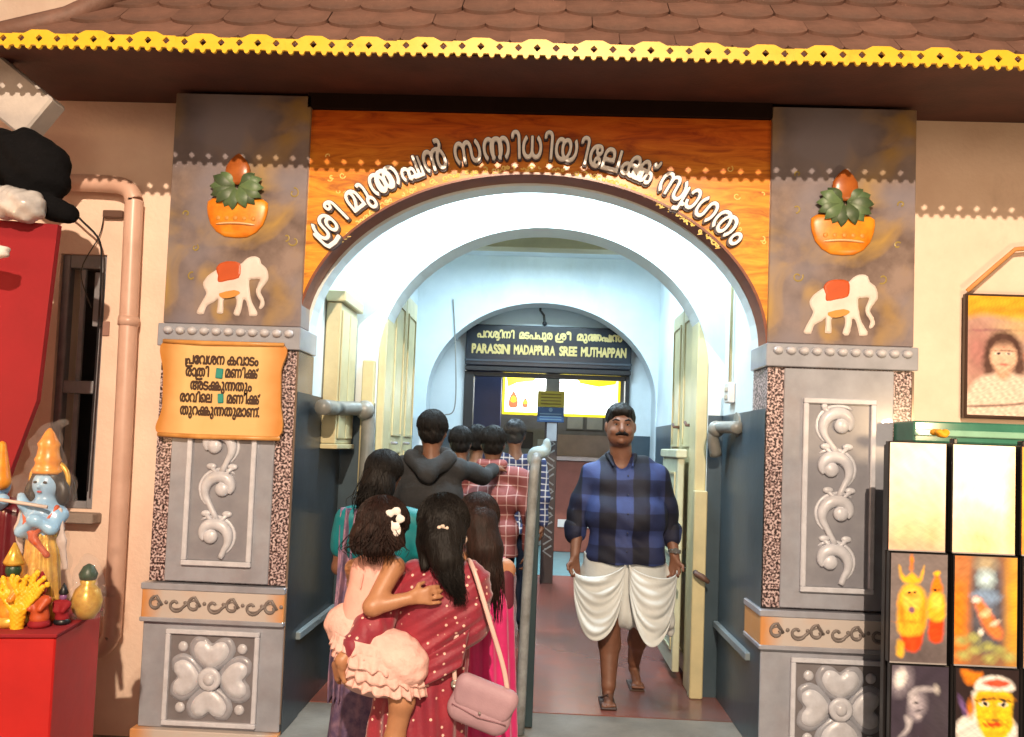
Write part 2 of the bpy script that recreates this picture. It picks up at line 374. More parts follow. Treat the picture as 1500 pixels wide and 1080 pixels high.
# marbled backdrop print of the upper pillars
def marble():
    m = mat('marbled_pillar_print', (.28, .21, .18), .3, (.075, .048, .042), 5, fac=(.3, .68)); n, l = nodes(m)
    b = n['Principled BSDF']; tc = n['Texture Coordinate']
    t = n.new('ShaderNodeTexNoise'); t.inputs['Scale'].default_value = 3.2; t.inputs['Detail'].default_value = 3; t.inputs['Distortion'].default_value = 1.2
    r = n.new('ShaderNodeValToRGB'); r.color_ramp.elements[0].position = .5; r.color_ramp.elements[1].position = .72; r.color_ramp.elements[0].color = (0, 0, 0, 1)
    mp = n.new('ShaderNodeMapping'); mp.inputs['Location'].default_value = (3, 7, 1); l.new(tc.outputs['Object'], mp.inputs[0]); l.new(mp.outputs[0], t.inputs[0]); l.new(t.outputs[0], r.inputs[0])
    mx = n.new('ShaderNodeMix'); mx.data_type = 'RGBA'; mx.inputs[7].default_value = (.40, .25, .07, 1)
    ra = [x for x in n if x.bl_idname == 'ShaderNodeValToRGB'][0]
    l.new(ra.outputs[0], mx.inputs[6]); l.new(r.outputs[0], mx.inputs[0])
    t3 = n.new('ShaderNodeTexNoise'); t3.inputs['Scale'].default_value = 2.1; t3.inputs['Detail'].default_value = 2
    mp3 = n.new('ShaderNodeMapping'); mp3.inputs['Location'].default_value = (9, 2, 5); l.new(tc.outputs['Object'], mp3.inputs[0]); l.new(mp3.outputs[0], t3.inputs[0])
    r3 = n.new('ShaderNodeValToRGB'); r3.color_ramp.elements[0].position = .45; r3.color_ramp.elements[1].position = .65; r3.color_ramp.elements[0].color = (0, 0, 0, 1)
    m3 = n.new('ShaderNodeMix'); m3.data_type = 'RGBA'; m3.inputs[7].default_value = (.22, .20, .23, 1); l.new(t3.outputs[0], r3.inputs[0]); l.new(r3.outputs[0], m3.inputs[0])
    l.new(mx.outputs[2], m3.inputs[6]); l.new(m3.outputs[2], b.inputs['Base Color']); return m
mMarble = marble()
def granite():
    m = mat('speckled_granite_print', (.4, .3, .3), .3); n, l = nodes(m); b = n['Principled BSDF']; tc = n['Texture Coordinate']
    v = n.new('ShaderNodeTexNoise'); v.inputs['Scale'].default_value = 85; v.inputs['Detail'].default_value = 3
    r = n.new('ShaderNodeValToRGB'); e = r.color_ramp.elements; e[0].position = .42; e[0].color = (.02, .014, .016, 1); e[1].position = .58; e[1].color = (.60, .49, .49, 1)
    q = e.new(.5); q.color = (.22, .14, .14, 1)
    l.new(tc.outputs['Object'], v.inputs[0]); l.new(v.outputs[0], r.inputs[0]); l.new(r.outputs[0], b.inputs['Base Color']); return m
mGranite = granite()
def woodprint():
    m = mat('orange_wood_print', (.5, .2, .02), .3); n, l = nodes(m); b = n['Principled BSDF']; tc = n['Texture Coordinate']
    mp = n.new('ShaderNodeMapping'); mp.inputs['Scale'].default_value = (1.2, 1, 7); mp.inputs['Rotation'].default_value = (0, R(8), 0); l.new(tc.outputs['Object'], mp.inputs[0])
    t = n.new('ShaderNodeTexNoise'); t.inputs['Scale'].default_value = 2.6; t.inputs['Detail'].default_value = 9; t.inputs['Distortion'].default_value = 1.6; t.inputs['Roughness'].default_value = .62
    r = n.new('ShaderNodeValToRGB'); e = r.color_ramp.elements; e[0].position = .28; e[0].color = (.33, .085, .012, 1); e[1].position = .66; e[1].color = (.80, .40, .035, 1)
    q = e.new(.48); q.color = (.66, .26, .018, 1)
    l.new(mp.outputs[0], t.inputs[0]); l.new(t.outputs[0], r.inputs[0])
    # eave shadow painted in: red-brown at the upper edge, golden orange lower down
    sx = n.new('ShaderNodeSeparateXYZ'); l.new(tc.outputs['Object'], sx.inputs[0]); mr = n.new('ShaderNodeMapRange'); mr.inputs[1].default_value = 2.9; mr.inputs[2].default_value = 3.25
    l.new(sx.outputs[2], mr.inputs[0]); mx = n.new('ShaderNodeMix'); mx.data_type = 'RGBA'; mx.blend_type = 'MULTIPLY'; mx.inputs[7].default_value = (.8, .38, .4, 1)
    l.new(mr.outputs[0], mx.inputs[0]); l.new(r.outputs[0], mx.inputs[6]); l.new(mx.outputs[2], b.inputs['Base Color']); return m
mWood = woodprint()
def edgeprint(name, c0, c1, half, axis=0, lo=.6):
    """print whose colour turns from c0 (middle) to c1 (ends) along an axis of the object"""
    m = mat(name, c0, .4); n, l = nodes(m); b = n['Principled BSDF']; tc = n['Texture Coordinate']
    sx = n.new('ShaderNodeSeparateXYZ'); l.new(tc.outputs['Object'], sx.inputs[0]); a = n.new('ShaderNodeMath'); a.operation = 'ABSOLUTE'; l.new(sx.outputs[axis], a.inputs[0])
    mr = n.new('ShaderNodeMapRange'); mr.inputs[1].default_value = half*lo; mr.inputs[2].default_value = half; l.new(a.outputs[0], mr.inputs[0])
    t = n.new('ShaderNodeTexNoise'); t.inputs['Scale'].default_value = 9; l.new(tc.outputs['Object'], t.inputs[0])
    ad = n.new('ShaderNodeMath'); ad.operation = 'MULTIPLY_ADD'; ad.inputs[1].default_value = .5; ad.inputs[2].default_value = -.25; l.new(t.outputs[0], ad.inputs[0])
    a2 = n.new('ShaderNodeMath'); a2.use_clamp = True; l.new(ad.outputs[0], a2.inputs[0]); l.new(mr.outputs[0], a2.inputs[1])
    mx = n.new('ShaderNodeMix'); mx.data_type = 'RGBA'; mx.inputs[6].default_value = (*c0, 1); mx.inputs[7].default_value = (*c1, 1)
    l.new(a2.outputs[0], mx.inputs[0]); l.new(mx.outputs[2], b.inputs['Base Color']); return m
mBand = edgeprint('scroll_band_print', (.52, .47, .44), (.60, .27, .09), .36, lo=.72)
mParch = edgeprint('parchment_print', (.72, .47, .19), (.55, .22, .04), .30)
# ================================================================ GROUND, FLOORS, CORRIDOR SHELL (setting)
struct('ground', MB().box(-14, 14, -14, 4.14, -.3, 0).box(-14, -1.3, 4.14, 9, -.3, 0).box(1.2, 14, 4.14, 9, -.3, 0), mGreyFloor)
struct('threshold_floor', MB().box(-1.26, 1.14, 4.0, 4.66, -.1, .145), mGreyFloor)
struct('corridor_floor', MB().box(-1.30, 1.18, 4.66, 9.6, -.1, .15), mRedFloor)
struct('far_hall_floor', MB().box(-3.2, 3.2, 9.6, 15, -.1, .146), mTeal)
XL, XR = -1.25, 1.13
struct('wall_left', MB().box(XL-.2, XL, 4.40, 8.3, -.1, 3.5), mWhiteWall)
struct('wall_right', MB().box(XR, XR+.2, 4.40, 8.3, -.1, 3.5), mWhiteWall)
struct('ceiling', MB().box(-1.5, 1.4, 4.41, 8.3, 3.5, 3.62), mWhiteWall)
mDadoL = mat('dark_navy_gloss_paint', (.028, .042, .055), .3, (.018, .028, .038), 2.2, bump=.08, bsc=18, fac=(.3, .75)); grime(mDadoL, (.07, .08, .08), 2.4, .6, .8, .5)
def dado(x0, x1, xi, name):
    mb = MB().box(x0, x1, 4.402, 5.09, .15, 1.865).box(x0, x1, 5.36, 7.99, .15, 1.865)
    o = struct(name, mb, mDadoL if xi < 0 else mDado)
    q = MB().bbox(min(xi, xi+(.03 if xi < 0 else -.03)), max(xi, xi+(.03 if xi < 0 else -.03)), 4.30, 5.08, .575, .615)
    q.build('ledge', mat('ledge_paint', (.20, .25, .28), .4), o)
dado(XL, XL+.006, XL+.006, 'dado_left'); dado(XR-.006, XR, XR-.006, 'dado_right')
struct('facade_wall_left', MB().box(-5, -2.68, 4.4, 4.62, 0, 3.6).box(-2.42, -1.90, 4.4, 4.62, 0, 3.6).box(-2.68, -2.42, 4.4, 4.62, 2.60, 3.6).box(-2.68, -2.42, 4.4, 4.62, 0, 1.2), mPeach)
struct('facade_wall_right', MB().box(1.80, 5, 4.4, 4.62, 0, 3.6), mPeach)
tag(MB().box(-9, 9, 5.6, 5.8, 3.7, 9).build('neighbour_wall', mPeach), 'plain peach wall of the building rising behind the tiled roof', 'wall', kind='thing')
struct('side_wall', MB().box(-4.4, -4.2, 1.0, 4.4, 0, 3.9), mPeach)
def arch_pts(cx, hw, zs, rise, n=36): return [(cx-hw*math.cos(PI*i/n), zs+rise*math.sin(PI*i/n)) for i in range(n+1)]
def arch_wall(mb, x0, x1, zb, zt, y0, y1, cx, hw, zs, rise, n=36):
    a = arch_pts(cx, hw, zs, rise, n)
    if zb < zs: mb.box(x0, cx-hw, y0, y1, zb, zs); mb.box(cx+hw, x1, y0, y1, zb, zs)
    xs = [(x0, zs)] + a + [(x1, zs)]
    for (xa, za), (xb, zb_) in zip(xs[:-1], xs[1:]):
        mb.add([(xa, y0, za), (xb, y0, zb_), (xb, y0, zt), (xa, y0, zt), (xa, y1, za), (xb, y1, zb_), (xb, y1, zt), (xa, y1, zt)],
               [(0, 1, 2, 3), (7, 6, 5, 4), (0, 4, 5, 1), (3, 2, 6, 7)])
    mb.box(x0-.002, x0, y0, y1, zs, zt); mb.box(x1, x1+.002, y0, y1, zs, zt)
    return mb
# facade lintel wall behind the board
fa = arch_wall(MB(), -1.243, 1.123, 2.165, 3.5, 4.275, 4.40, -.062, 1.18, 2.165, .845).build('arched_wall', mWhiteWall)
tag(fa, 'white rear lintel wall right behind the wood-patterned welcome board', 'wall', kind='thing')
ax, ahw, azs, ar = -.07, 1.188, 2.165, .857
bd = thing('welcome_board', 'orange wood-patterned welcome board with white lettering curved over the entrance arch', 'sign board', (0, 0, 0))
mb = MB()
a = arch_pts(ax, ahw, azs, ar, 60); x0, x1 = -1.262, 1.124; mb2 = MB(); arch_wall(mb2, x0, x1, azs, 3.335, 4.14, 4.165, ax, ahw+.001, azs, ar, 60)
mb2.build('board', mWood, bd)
ring = MB(); n = len(a)
for i in range(n-1):
    (xa, za), (xb, zb) = a[i], a[i+1]; k = 1.012
    oa = (ax+(xa-ax)*k, azs+(za-azs)*k); ob = (ax+(xb-ax)*k, azs+(zb-azs)*k)
    ring.add([(xa, 4.132, za), (xb, 4.132, zb), (ob[0], 4.132, ob[1]), (oa[0], 4.132, oa[1]), (xa, 4.274, za), (xb, 4.274, zb), (ob[0], 4.274, ob[1]), (oa[0], 4.274, oa[1])],
             [(0, 1, 2, 3), (7, 6, 5, 4), (0, 4, 5, 1), (3, 2, 6, 7)])
ring.build('edge_band', mBrownPaint, bd)
# --- lettering along the arch
words = [['ശ', 'RA', 'ീ'], ' ', ['മ', 'ു'], 'tta', 'ppa', 'ൻ', ' ', 'സ', 'nna', 'ി', 'ധ', 'ി', 'യ', 'ി', 'േ', 'ല', 'kka', 'VIRAMA_', ' ', ['സ', 'VA'], 'ാ', 'ഗ', 'ത', 'ം']
toks = []
for w in words:
    if w == 'VIRAMA_': toks[-1] = [toks[-1], 'VIRAMA']
    else: toks.append(w)
base = spline([(-1.13, 2.63), (-1.075, 2.70), (-.92, 2.845), (-.79, 2.93), (-.64, 3.0), (-.51, 3.043), (-.37, 3.075), (-.21, 3.095), (-.035, 3.10), (.115, 3.085), (.29, 3.05), (.436, 3.005), (.645, 2.90), (.8, 2.79), (.87, 2.74), (.945, 2.665)], 12)
base = np.array(base); seg = np.hypot(*np.diff(base, axis=0).T); cum = np.r_[0, np.cumsum(seg)]; TOT = cum[-1]
def at_len(s):
    i = min(max(np.searchsorted(cum, s)-1, 0), len(seg)-1); t = (s-cum[i])/seg[i]; p = base[i]+(base[i+1]-base[i])*t
    j0, j1 = max(i-5, 0), min(i+6, len(base)-1); d = base[j1]-base[j0]; return p, math.atan2(d[1], d[0])
mLetter = mat('white_letter_face', (.90, .90, .90), .5, (.85, .85, .85), 20); mLetterEdge = mat('dark_letter_outline', (.035, .02, .03), .5)
cl, Wt = layout(toks, .075); sxl = TOT/Wt; hl = .20
for items, st, xs, xe in cl:
    mid = (xs+xe)/2; p, an = at_len(mid*sxl)
    rel = [(c, x-mid, y, sx, sy) for c, x, y, sx, sy in items]; rs = [([(q[0]-mid, q[1]) for q in pts], r) for pts, r in st]
    F, gx, gz = text_field(rel, rs, .028, .0)
    k = sxl
    for lvl, nm, yf, yb, mm in ((.014, 'letter', 4.106, 4.139, mLetter), (.060, 'letter_outline', 4.122, 4.1385, mLetterEdge)):
        m_ = field_plate(F+lvl, gx, gz, .028, yf, yb)
        m_.v = [(x*k, y, z*hl) for x, y, z in m_.v]
        if nm == 'letter':
            L0 = m_.build(nm, mm, bd, (p[0], 0, p[1]), (0, -an, 0))
        else:
            m_.build(nm, mm, L0)
# --- faint gold curls printed on the board
def curl(r, turns, w=.006, n=16, d=1, start=0):
    return [(r*(.35+.65*i/n)*math.cos(start+d*turns*2*PI*i/n), r*(.35+.65*i/n)*math.sin(start+d*turns*2*PI*i/n)) for i in range(n+1)]
mGoldPrint = mat('gold_print', (.92, .72, .28), .4, (.85, .6, .15), 25)
g = MB(); 
for i in range(92):
    t = .03+.94*i/91; p, an = at_len(t*TOT); nx, nz = math.sin(an), -math.cos(an); off = .043+random.uniform(-.006, .006)
    q = (p[0]+nx*off, p[1]+nz*off); r = random.uniform(.009, .015)
    if random.random() < .2: continue
    c = curl(r, random.choice((.5, .75, 1, 1.3)), d=random.choice((-1, 1)), start=random.uniform(0, 6), n=9)
    g.tube([(q[0]+x, 4.1385, q[1]+z) for x, z in c], .0042, 4, flat=.5)
    if random.random() < .6: g.tube([(q[0]-.012, 4.1385, q[1]-.016), (q[0]+.014, 4.1385, q[1]-.012)], .002, 4, flat=.3)
for i in range(34):
    if i < 20: x, z = random.uniform(-1.22, -.86), random.uniform(2.45, 3.16)
    else: x, z = random.uniform(.80, 1.10), random.uniform(2.55, 3.12)
    if z < azs+.857*math.sqrt(max(0, 1-((x-ax)/1.188)**2))+.07: continue
    pts = curl(random.uniform(.008, .02), random.uniform(.5, 1), d=random.choice((-1, 1)), start=random.uniform(0, 6), n=9)
    g.tube([(x+a_, 4.1385, z+b_) for a_, b_ in pts], .003, 4, flat=.5)
tag(g.build('gold_curls', mGoldPrint, bd), kind='stuff')
# ================================================================ PILLARS
EL = [(190, 745), (140, 785), (118, 825), (128, 860), (140, 885), (120, 930), (92, 990), (95, 1006), (130, 1008), (145, 960), (185, 935), (208, 915), (205, 990), (212, 1000), (240, 998), (238, 940), (245, 910), (300, 900), (312, 920), (310, 960), (298, 1000), (330, 1012), (345, 960), (350, 915), (368, 925), (388, 1000), (392, 1010), (428, 1008), (432, 985), (400, 930), (385, 870), (378, 800), (400, 795), (430, 790), (438, 800), (420, 850), (425, 890), (448, 925), (440, 960), (450, 968), (470, 945), (465, 905), (445, 870), (455, 840), (482, 800), (484, 765), (470, 725), (440, 700), (430, 670), (400, 658), (365, 668), (340, 690), (325, 705), (260, 712)]
ECLOTH = [(190, 740), (215, 705), (270, 693), (322, 702), (330, 740), (322, 790), (260, 808), (205, 820), (203, 780)]
EBEL = [(215, 885), (300, 862), (335, 880), (290, 905), (235, 912)]
def epts(P, sub=2): return [((x-290)*.00092, (1008-z)*.00088) for x, z in closed(P, sub)]
mEle = mat('white_elephant_paint', (.72, .64, .60), .5, (.6, .52, .47), 9); mRedCloth = mat('orange_red_cloth_paint', (.55, .09, .015), .4); mBelly = mat('ochre_shade_paint', (.62, .28, .05), .5)
mPot = mat('orange_pot_paint', (.78, .30, .02), .35, (.62, .16, .008), 12); mCoco = mat('coconut_paint', (.40, .115, .02), .3, (.28, .07, .015), 10); mLeaf = mat('mango_leaf_paint', (.11, .17, .07), .45, (.06, .11, .05), 10)
mPale = mat('pale_highlight_paint', (.8, .5, .25), .4)
tilevar(mLeaf, .6, 1.35)
mCurl = mat('olive_gold_curl', (.30, .22, .05), .4)
def filled(pts, y0, y1, h=.006, bevel=0):
    """plate with concave outline made through a field"""
    P = np.array(pts); x0, z0 = P.min(0)-2*h; x1, z1 = P.max(0)+2*h
    X, Z = np.meshgrid(np.arange(x0, x1, h), np.arange(z0, z1, h)); wn_ = np.zeros(X.shape, int); D = np.full(X.shape, 9.)
    for (ax_, az), (bx, bz) in zip(P, np.roll(P, -1, 0)):
        cr = (bx-ax_)*(Z-az)-(X-ax_)*(bz-az); wn_ += ((az <= Z) & (bz > Z) & (cr > 0)).astype(int); wn_ -= ((az > Z) & (bz <= Z) & (cr < 0)).astype(int)
        L2 = (bx-ax_)**2+(bz-az)**2+1e-12; t = np.clip(((X-ax_)*(bx-ax_)+(Z-az)*(bz-az))/L2, 0, 1); D = np.minimum(D, np.hypot(X-ax_-t*(bx-ax_), Z-az-t*(bz-az)))
    F = np.where(wn_ != 0, D, -D); m = field_plate(F, x0, z0, h, y0, y1)
    if bevel:   # domed relief
        fx = np.clip(((np.array([v[0] for v in m.v])-x0)/h), 0, X.shape[1]-1.01); fz = np.clip(((np.array([v[2] for v in m.v])-z0)/h), 0, X.shape[0]-1.01)
        dd = F[fz.round().astype(int), fx.round().astype(int)]
        m.v = [(x, (y if y == y1 else y0+(y1-y0)*max(0, 1-min(max(d, 0)/bevel, 1))**2*.8), z) for (x, y, z), d in zip(m.v, dd)]
    return m
_c = {}
def cached(key, fn):
    if key not in _c: _c[key] = fn()
    return _c[key]
def part(key, name, fn, m, parent, loc, rot=None, smooth=False, scale=None):
    """a part whose mesh is made once and shared"""
    if key not in _c: me = fn().mesh(name); me.materials.append(m); _c[key] = me
    o = link(name, _c[key], None, parent, loc, rot, smooth)
    if scale: o.scale = scale
    return o
def ornament_mb():
    mb = MB(); cs = [(.010, .343), (-.038, .126), (.014, -.089), (-.035, -.327)]
    for i, (cx, cz) in enumerate(cs):
        s = 1 if i % 2 == 0 else -1; pts = []
        for k in range(23):
            t = k/22; an = -.5+t*PI*1.42; r = .034+.054*t**.9
            pts.append((cx-s*.012*t+s*r*math.cos(an), 0, cz+r*math.sin(an)))
        e = pts[-1]; nx, nz = (cs[i+1][0]*.3, cs[i+1][1]+.085) if i < 3 else (s*-.02, -.435)
        pts += [((e[0]*2+nx)/3+s*-.0, 0, (e[2]*2+nz)/3), (nx, 0, nz)]
        pr = [np.array(q) for q in pts]; pr = spline(pr, 2); m = len(pr)
        mb.tube(pr, [.015+.017*math.sin(PI*min(1, j/m*1.1)) for j in range(m)], 8, flat=.8)
        mb.ball((cx, -.003, cz), .038, 10, sy=.6)
        mb.tube([(cx-s*.012+s*.108*math.cos(a_), .006, cz+.1*math.sin(a_)) for a_ in np.linspace(.9, 4.2, 14)], [.004]+[.009]*12+[.004], 6, flat=.6)
        for sd in (-1, 1):   # leaf lobes at each joint
            if i < 3: mb.ball((nx+sd*.054, 0, nz+.028), .020, 8, sx=1.3, sy=.5, sz=.8); mb.tube([(nx+sd*.06, 0, nz+.03), (nx+sd*.02, 0, nz-.01), (nx, 0, nz-.03)], [.013, .009, .006], 6, flat=.8)
        if i == 0: mb.tube([(cx-.09, 0, cz+.09), (cx-.055, 0, cz+.06), (cx-.07, 0, cz+.02)], [.014, .012, .008], 6, flat=.7); mb.ball((cx-.085, 0, cz+.095), .016, 6, sy=.5)
    return mb
def heart(k=1.0):
    P = [(0, .045), (.045, .065), (.082, .10), (.098, .145), (.075, .187), (.03, .186), (0, .165), (-.03, .186), (-.075, .187), (-.098, .145), (-.082, .10), (-.045, .065)]
    cx, cz = 0, .125; return [(cx+(x-cx)*k, cz+(z-cz)*k) for x, z in closed(P, 4)]
def frame_mb(w, h, b, y0, y1):
    mb = MB(); mb.bbox(-w/2, w/2, y0, y1, h/2-b, h/2); mb.bbox(-w/2, w/2, y0, y1, -h/2, -h/2+b)
    mb.bbox(-w/2, -w/2+b, y0+.001, y1, -h/2+b, h/2-b); mb.bbox(w/2-b, w/2, y0+.001, y1, -h/2+b, h/2-b); return mb
def leaf_mb(L=.155, w=.030):
    mb = MB(); n = 8; v = []; 
    for i in range(n+1):
        t = i/n; ww = w*math.sin(PI*t**.8)**.9+.0005; z = -L*t*(1-.2*t); y = -.018*math.sin(PI*t)
        v += [(-ww, y+.008, z), (0, y, z), (ww, y+.008, z)]
    f = [(i*3+k, i*3+k+1, i*3+k+4, i*3+k+3) for i in range(n) for k in (0, 1)]; return mb.add(v, f)
def make_pillar(x0, x1, label, side):
    cx = (x0+x1)/2; w = x1-x0
    t = thing('pillar', label, 'pillar', (cx, 4.12, 0), group='pillars flanking the arch')
    h = w/2
    MB().bbox(-h, h, .0, .275, 2.195, 3.40).build('upper_panel', mMarble, t)
    MB().bbox(-h-.012, h+.012, -.03, .276, 2.075, 2.19).build('capital', mRelief, t)
    for i in range(11):
        part('bead', 'bead', lambda: MB().ball((0, 0, 0), .025, 8, sz=.8), mReliefLight, t, (-h+.045+(w-.09)*i/10, -.034, 2.155), smooth=True)
    MB().box(-h+.004, h-.004, .0, .274, .885, 2.073).build('granite_cladding', mGranite, t)
    MB().bbox(-h+.085, h-.098, -.012, .0, .888, 2.07).build('shaft_panel', mRelief, t)
    MB().box(h-.008, h+.002, -.006, .27, .2, 2.07).build('corner_strip', mat('shiny_corner_strip', (.35, .27, .22), .2, metal=.6), t)
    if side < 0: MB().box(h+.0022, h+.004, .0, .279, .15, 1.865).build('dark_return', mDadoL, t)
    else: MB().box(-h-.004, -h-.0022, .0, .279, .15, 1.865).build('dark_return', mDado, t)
    fz = (1.924+.97)/2; fx = -.005
    f = MB().box(-.15, .15, -.016, -.0125, -.447, .447).build('scroll_ground', mReliefDark if 0 else mat('scroll_ground', (.27, .275, .31), .3, (.21, .215, .25), 6, coat=.3), t, (fx, 0, fz))
    frame_mb(.355, .952, .026, -.034, -.0125).build('frame', mReliefLight, t, (fx, 0, fz))
    part('orn', 'scroll_ornament', ornament_mb, mReliefLight, t, (fx, -.022, fz), smooth=True)
    b = MB().bbox(-h-.012, h-.002, -.034, .277, .70, .862).build('band', mBand, t)
    MB().bbox(-h-.018, h-.0, -.04, .278, .845, .878).build('moulding', mRelief, t); MB().bbox(-h-.018, h-.0, -.04, .278, .685, .708).build('moulding', mRelief, t)
    def bandorn():
        q = MB()
        for i in range(7):
            xx = -h+.065+i*(w-.13)/6; c = [(xx+r_*math.cos(a_), 0, r_*math.sin(a_)) for r_, a_ in ((.010+.030*k/14, (1 if i % 2 else -1)*(k/14*1.7*PI)+PI*.2) for k in range(15))]
            c += [(c[-1][0]+.03, 0, c[-1][2]*.3+(.018 if i % 2 else -.018))]; q.tube(c, .0075, 6, flat=.7); q.tube([(x_, .001, z_*.62-.001) for x_, y_, z_ in c[4:]], .004, 5)
            q.ball((xx+.050, 0, .01), .010, 6, sy=.5)
        return q
    part('bandorn', 'scroll_row', bandorn, mOrnDark, b, (0, -.037, .775), smooth=True)
    MB().bbox(-h-.008+(.006 if side > 0 else 0), h-.004, -.01, .275, .16, .684).build('pedestal', mRelief, t)
    MB().bbox(-h-.03, h, -.045, .276, .0, .158).build('plinth', mBand, t)
    pz = .415; px = .0 if side < 0 else .02
    fg = MB().box(-.215, .215, -.016, -.0105, -.215, .215).build('flower_ground', mReliefDark, t, (px, 0, pz))
    frame_mb(.475, .475, .024, -.034, -.0105).build('frame', mReliefLight, t, (px, 0, pz))
    for k in range(4):
        o = part('petal_lo', 'petal', lambda: filled([(x, z) for x, z in heart(1.2)], -.030, -.0165, .005, .02), mRelief, t, (px, 0, pz), (0, k*PI/2, 0), smooth=False)
        part('petal_hi', 'petal_rim', lambda: filled(heart(.9), -.045, -.029, .005, .03), mReliefLight, o, (0, 0, 0))
        part('boss', 'corner_boss', lambda: MB().ball((0, 0, 0), .026, 8, sy=.5), mReliefLight, t, (px+.15*(1 if k % 2 else -1), -.017, pz+.15*(1 if k > 1 else -1)), smooth=True)
    MB().lathe([(.052, 0), (.06, .012), (.05, .024), (.034, .02)], n=20).build('flower_ring', mReliefLight, t, (px, -.028, pz), (PI/2, 0, 0), True)
    MB().ball((0, 0, 0), .030, 10, sy=.6).build('flower_centre', mReliefLight, t, (px, -.045, pz), smooth=True)
    # elephant
    e = part('ele', 'elephant_relief', lambda: filled(epts(EL), -.010, -.001, .006, .012), mEle, t, (0, 0, 2.245))
    part('elc', 'saddle_cloth', lambda: filled(epts(ECLOTH), -.014, -.0085, .006, .008), mRedCloth, e, (0, 0, 0)); part('elb', 'belly_band', lambda: filled(epts(EBEL), -.0115, -.0085, .006), mBelly, e, (0, 0, 0))
    # pot of plenty
    pot = part('pot', 'pot_relief', lambda: MB().lathe([(.01, -.155), (.06, -.15), (.105, -.125), (.138, -.085), (.155, -.035), (.16, .0), (.158, .03), (.13, .05), (.01, .055)], n=28, sy=.15), mPot, t, (0, -.004, 2.80), smooth=True)
    part('potband', 'highlight_band', lambda: MB().tube([(x, -.0255*math.sqrt(1-(x/.13)**2)-.001, -.088+.004*math.cos(x*20)) for x in np.linspace(-.10, .10, 11)], [.002]+[.0055]*9+[.002], 6), mPale, pot, (0, 0, 0))
    for i in range(5): part('pd', 'pot_boss', lambda: MB().ball((0, 0, 0), .013, 6, sy=.5), mBelly, pot, (-.09+.045*i, -.022+.1*abs(i-2)*.03, -.058), smooth=True)
    for i, (an, L) in enumerate([(-112, 1.0), (-88, 1.05), (-66, 1.05), (-43, 1.0), (-20, .95), (2, 1.0), (24, .95), (46, 1.0), (68, 1.05), (90, 1.05), (114, 1.0), (134, .85), (-134, .85)]):
        part('leaf', 'leaf', leaf_mb, mLeaf, pot, (math.copysign(.012, -an), -.026-.004*((i*5) % 3), .105), (0, R(an), 0), True, (1, 1, L))
    part('coco', 'coconut', lambda: MB().lathe([(.004, -.075), (.045, -.06), (.066, -.02), (.062, .02), (.04, .055), (.018, .078), (.003, .088)], n=18, sy=.28), mCoco, pot, (0, -.022, .19), smooth=True)
    rr = random.Random(3+side)
    for i in range(6):
        X, Z = rr.choice((-1, 1))*rr.uniform(.2, .31), rr.uniform(2.3, 3.1)
        c = curl(rr.uniform(.016, .03), rr.uniform(.6, 1.0), d=rr.choice((-1, 1)), start=rr.uniform(0, 6))
        MB().tube([(X+p, -.0015, Z+q) for p, q in c], .0045, 5, flat=.25).build('gold_curl', mCurl, t)
    return t
PLf = make_pillar(-1.953, -1.241, 'grey relief-patterned pillar left of the arch, behind the parchment notice', -1)
PRt = make_pillar(1.122, 1.842, 'grey relief-patterned pillar right of the arch, partly behind the picture rack', 1)
# ================================================================ NOTICE BOARD
nb = thing('notice_board', 'orange parchment-look scroll notice with five lines of dark writing on the left pillar', 'notice', (-1.612, 4.07, 1.86))
mb = filled(closed([(-.305, .235), (0, .228), (.305, .235), (.298, .1), (.303, -.05), (.297, -.235), (0, -.228), (-.307, -.235), (-.298, -.1), (-.303, .08)], 5), 0, .02, .012)
mb.build('board', mParch, nb)
for z, ln in ((.235, .309), (-.238, .311)):
    MB().tube([(-ln, -.002, z), (-.1, -.006, z-.004), (.1, -.004, z-.002), (ln, -.002, z)], [.011, .013, .012, .011], 8, flat=.8).build('rolled_edge', mBand if 0 else mat('parchment_roll', (.66, .34, .10), .4, (.5, .22, .05), 8), nb, smooth=True)
mInk = mat('brown_ink', (.05, .018, .006), .6); mPatch = mat('teal_tape', (.02, .28, .24), .5)
lines = [(['പ', 'RA', 'േ', 'വ', 'ശ', 'ന', ' ', 'ക', 'വ', 'ാ', 'ട', 'ം'], .125, 0, .37), (['ര', 'ാ', 'ത', 'RA', 'ി'], .062, -.125, .12), (['മ', 'ണ', 'ി', ['kka', 'VIRAMA']], .062, .10, .165),
         (['അ', 'ട', ['kka', 'ു'], 'nna', ['ത', 'ു'], 'ം'], -.005, 0, .315), (['ര', 'ാ', 'വ', 'ി', 'െ', 'ല'], -.068, -.125, .165), (['മ', 'ണ', 'ി', ['kka', 'VIRAMA']], -.068, .115, .165),
         ([['ത', 'ു'], 'റ', ['kka', 'ു'], 'nna', ['ത', 'ു'], 'മ', 'ാ', ['ണ', 'VIRAMA'], '.'], -.133, 0, .405)]
for tk, z, x, wd in lines:
    tk2 = []
    for q in tk:
        if q == 'RA': tk2[-1] = [tk2[-1], 'RA']
        else: tk2.append(q)
    text_line(tk2, .075, x, z, -.004, .004, wd, h=.05, bold=.035, gap=.06).build('writing', mInk, nb)
MB().bbox(-.037, .0, -.007, -.0, .053, .105).build('tape_patch', mPatch, nb, rot=(0, R(4), 0)); MB().bbox(-.018, .012, -.007, -.0, -.07, -.022).build('tape_patch', mPatch, nb, rot=(0, R(-4), 0))
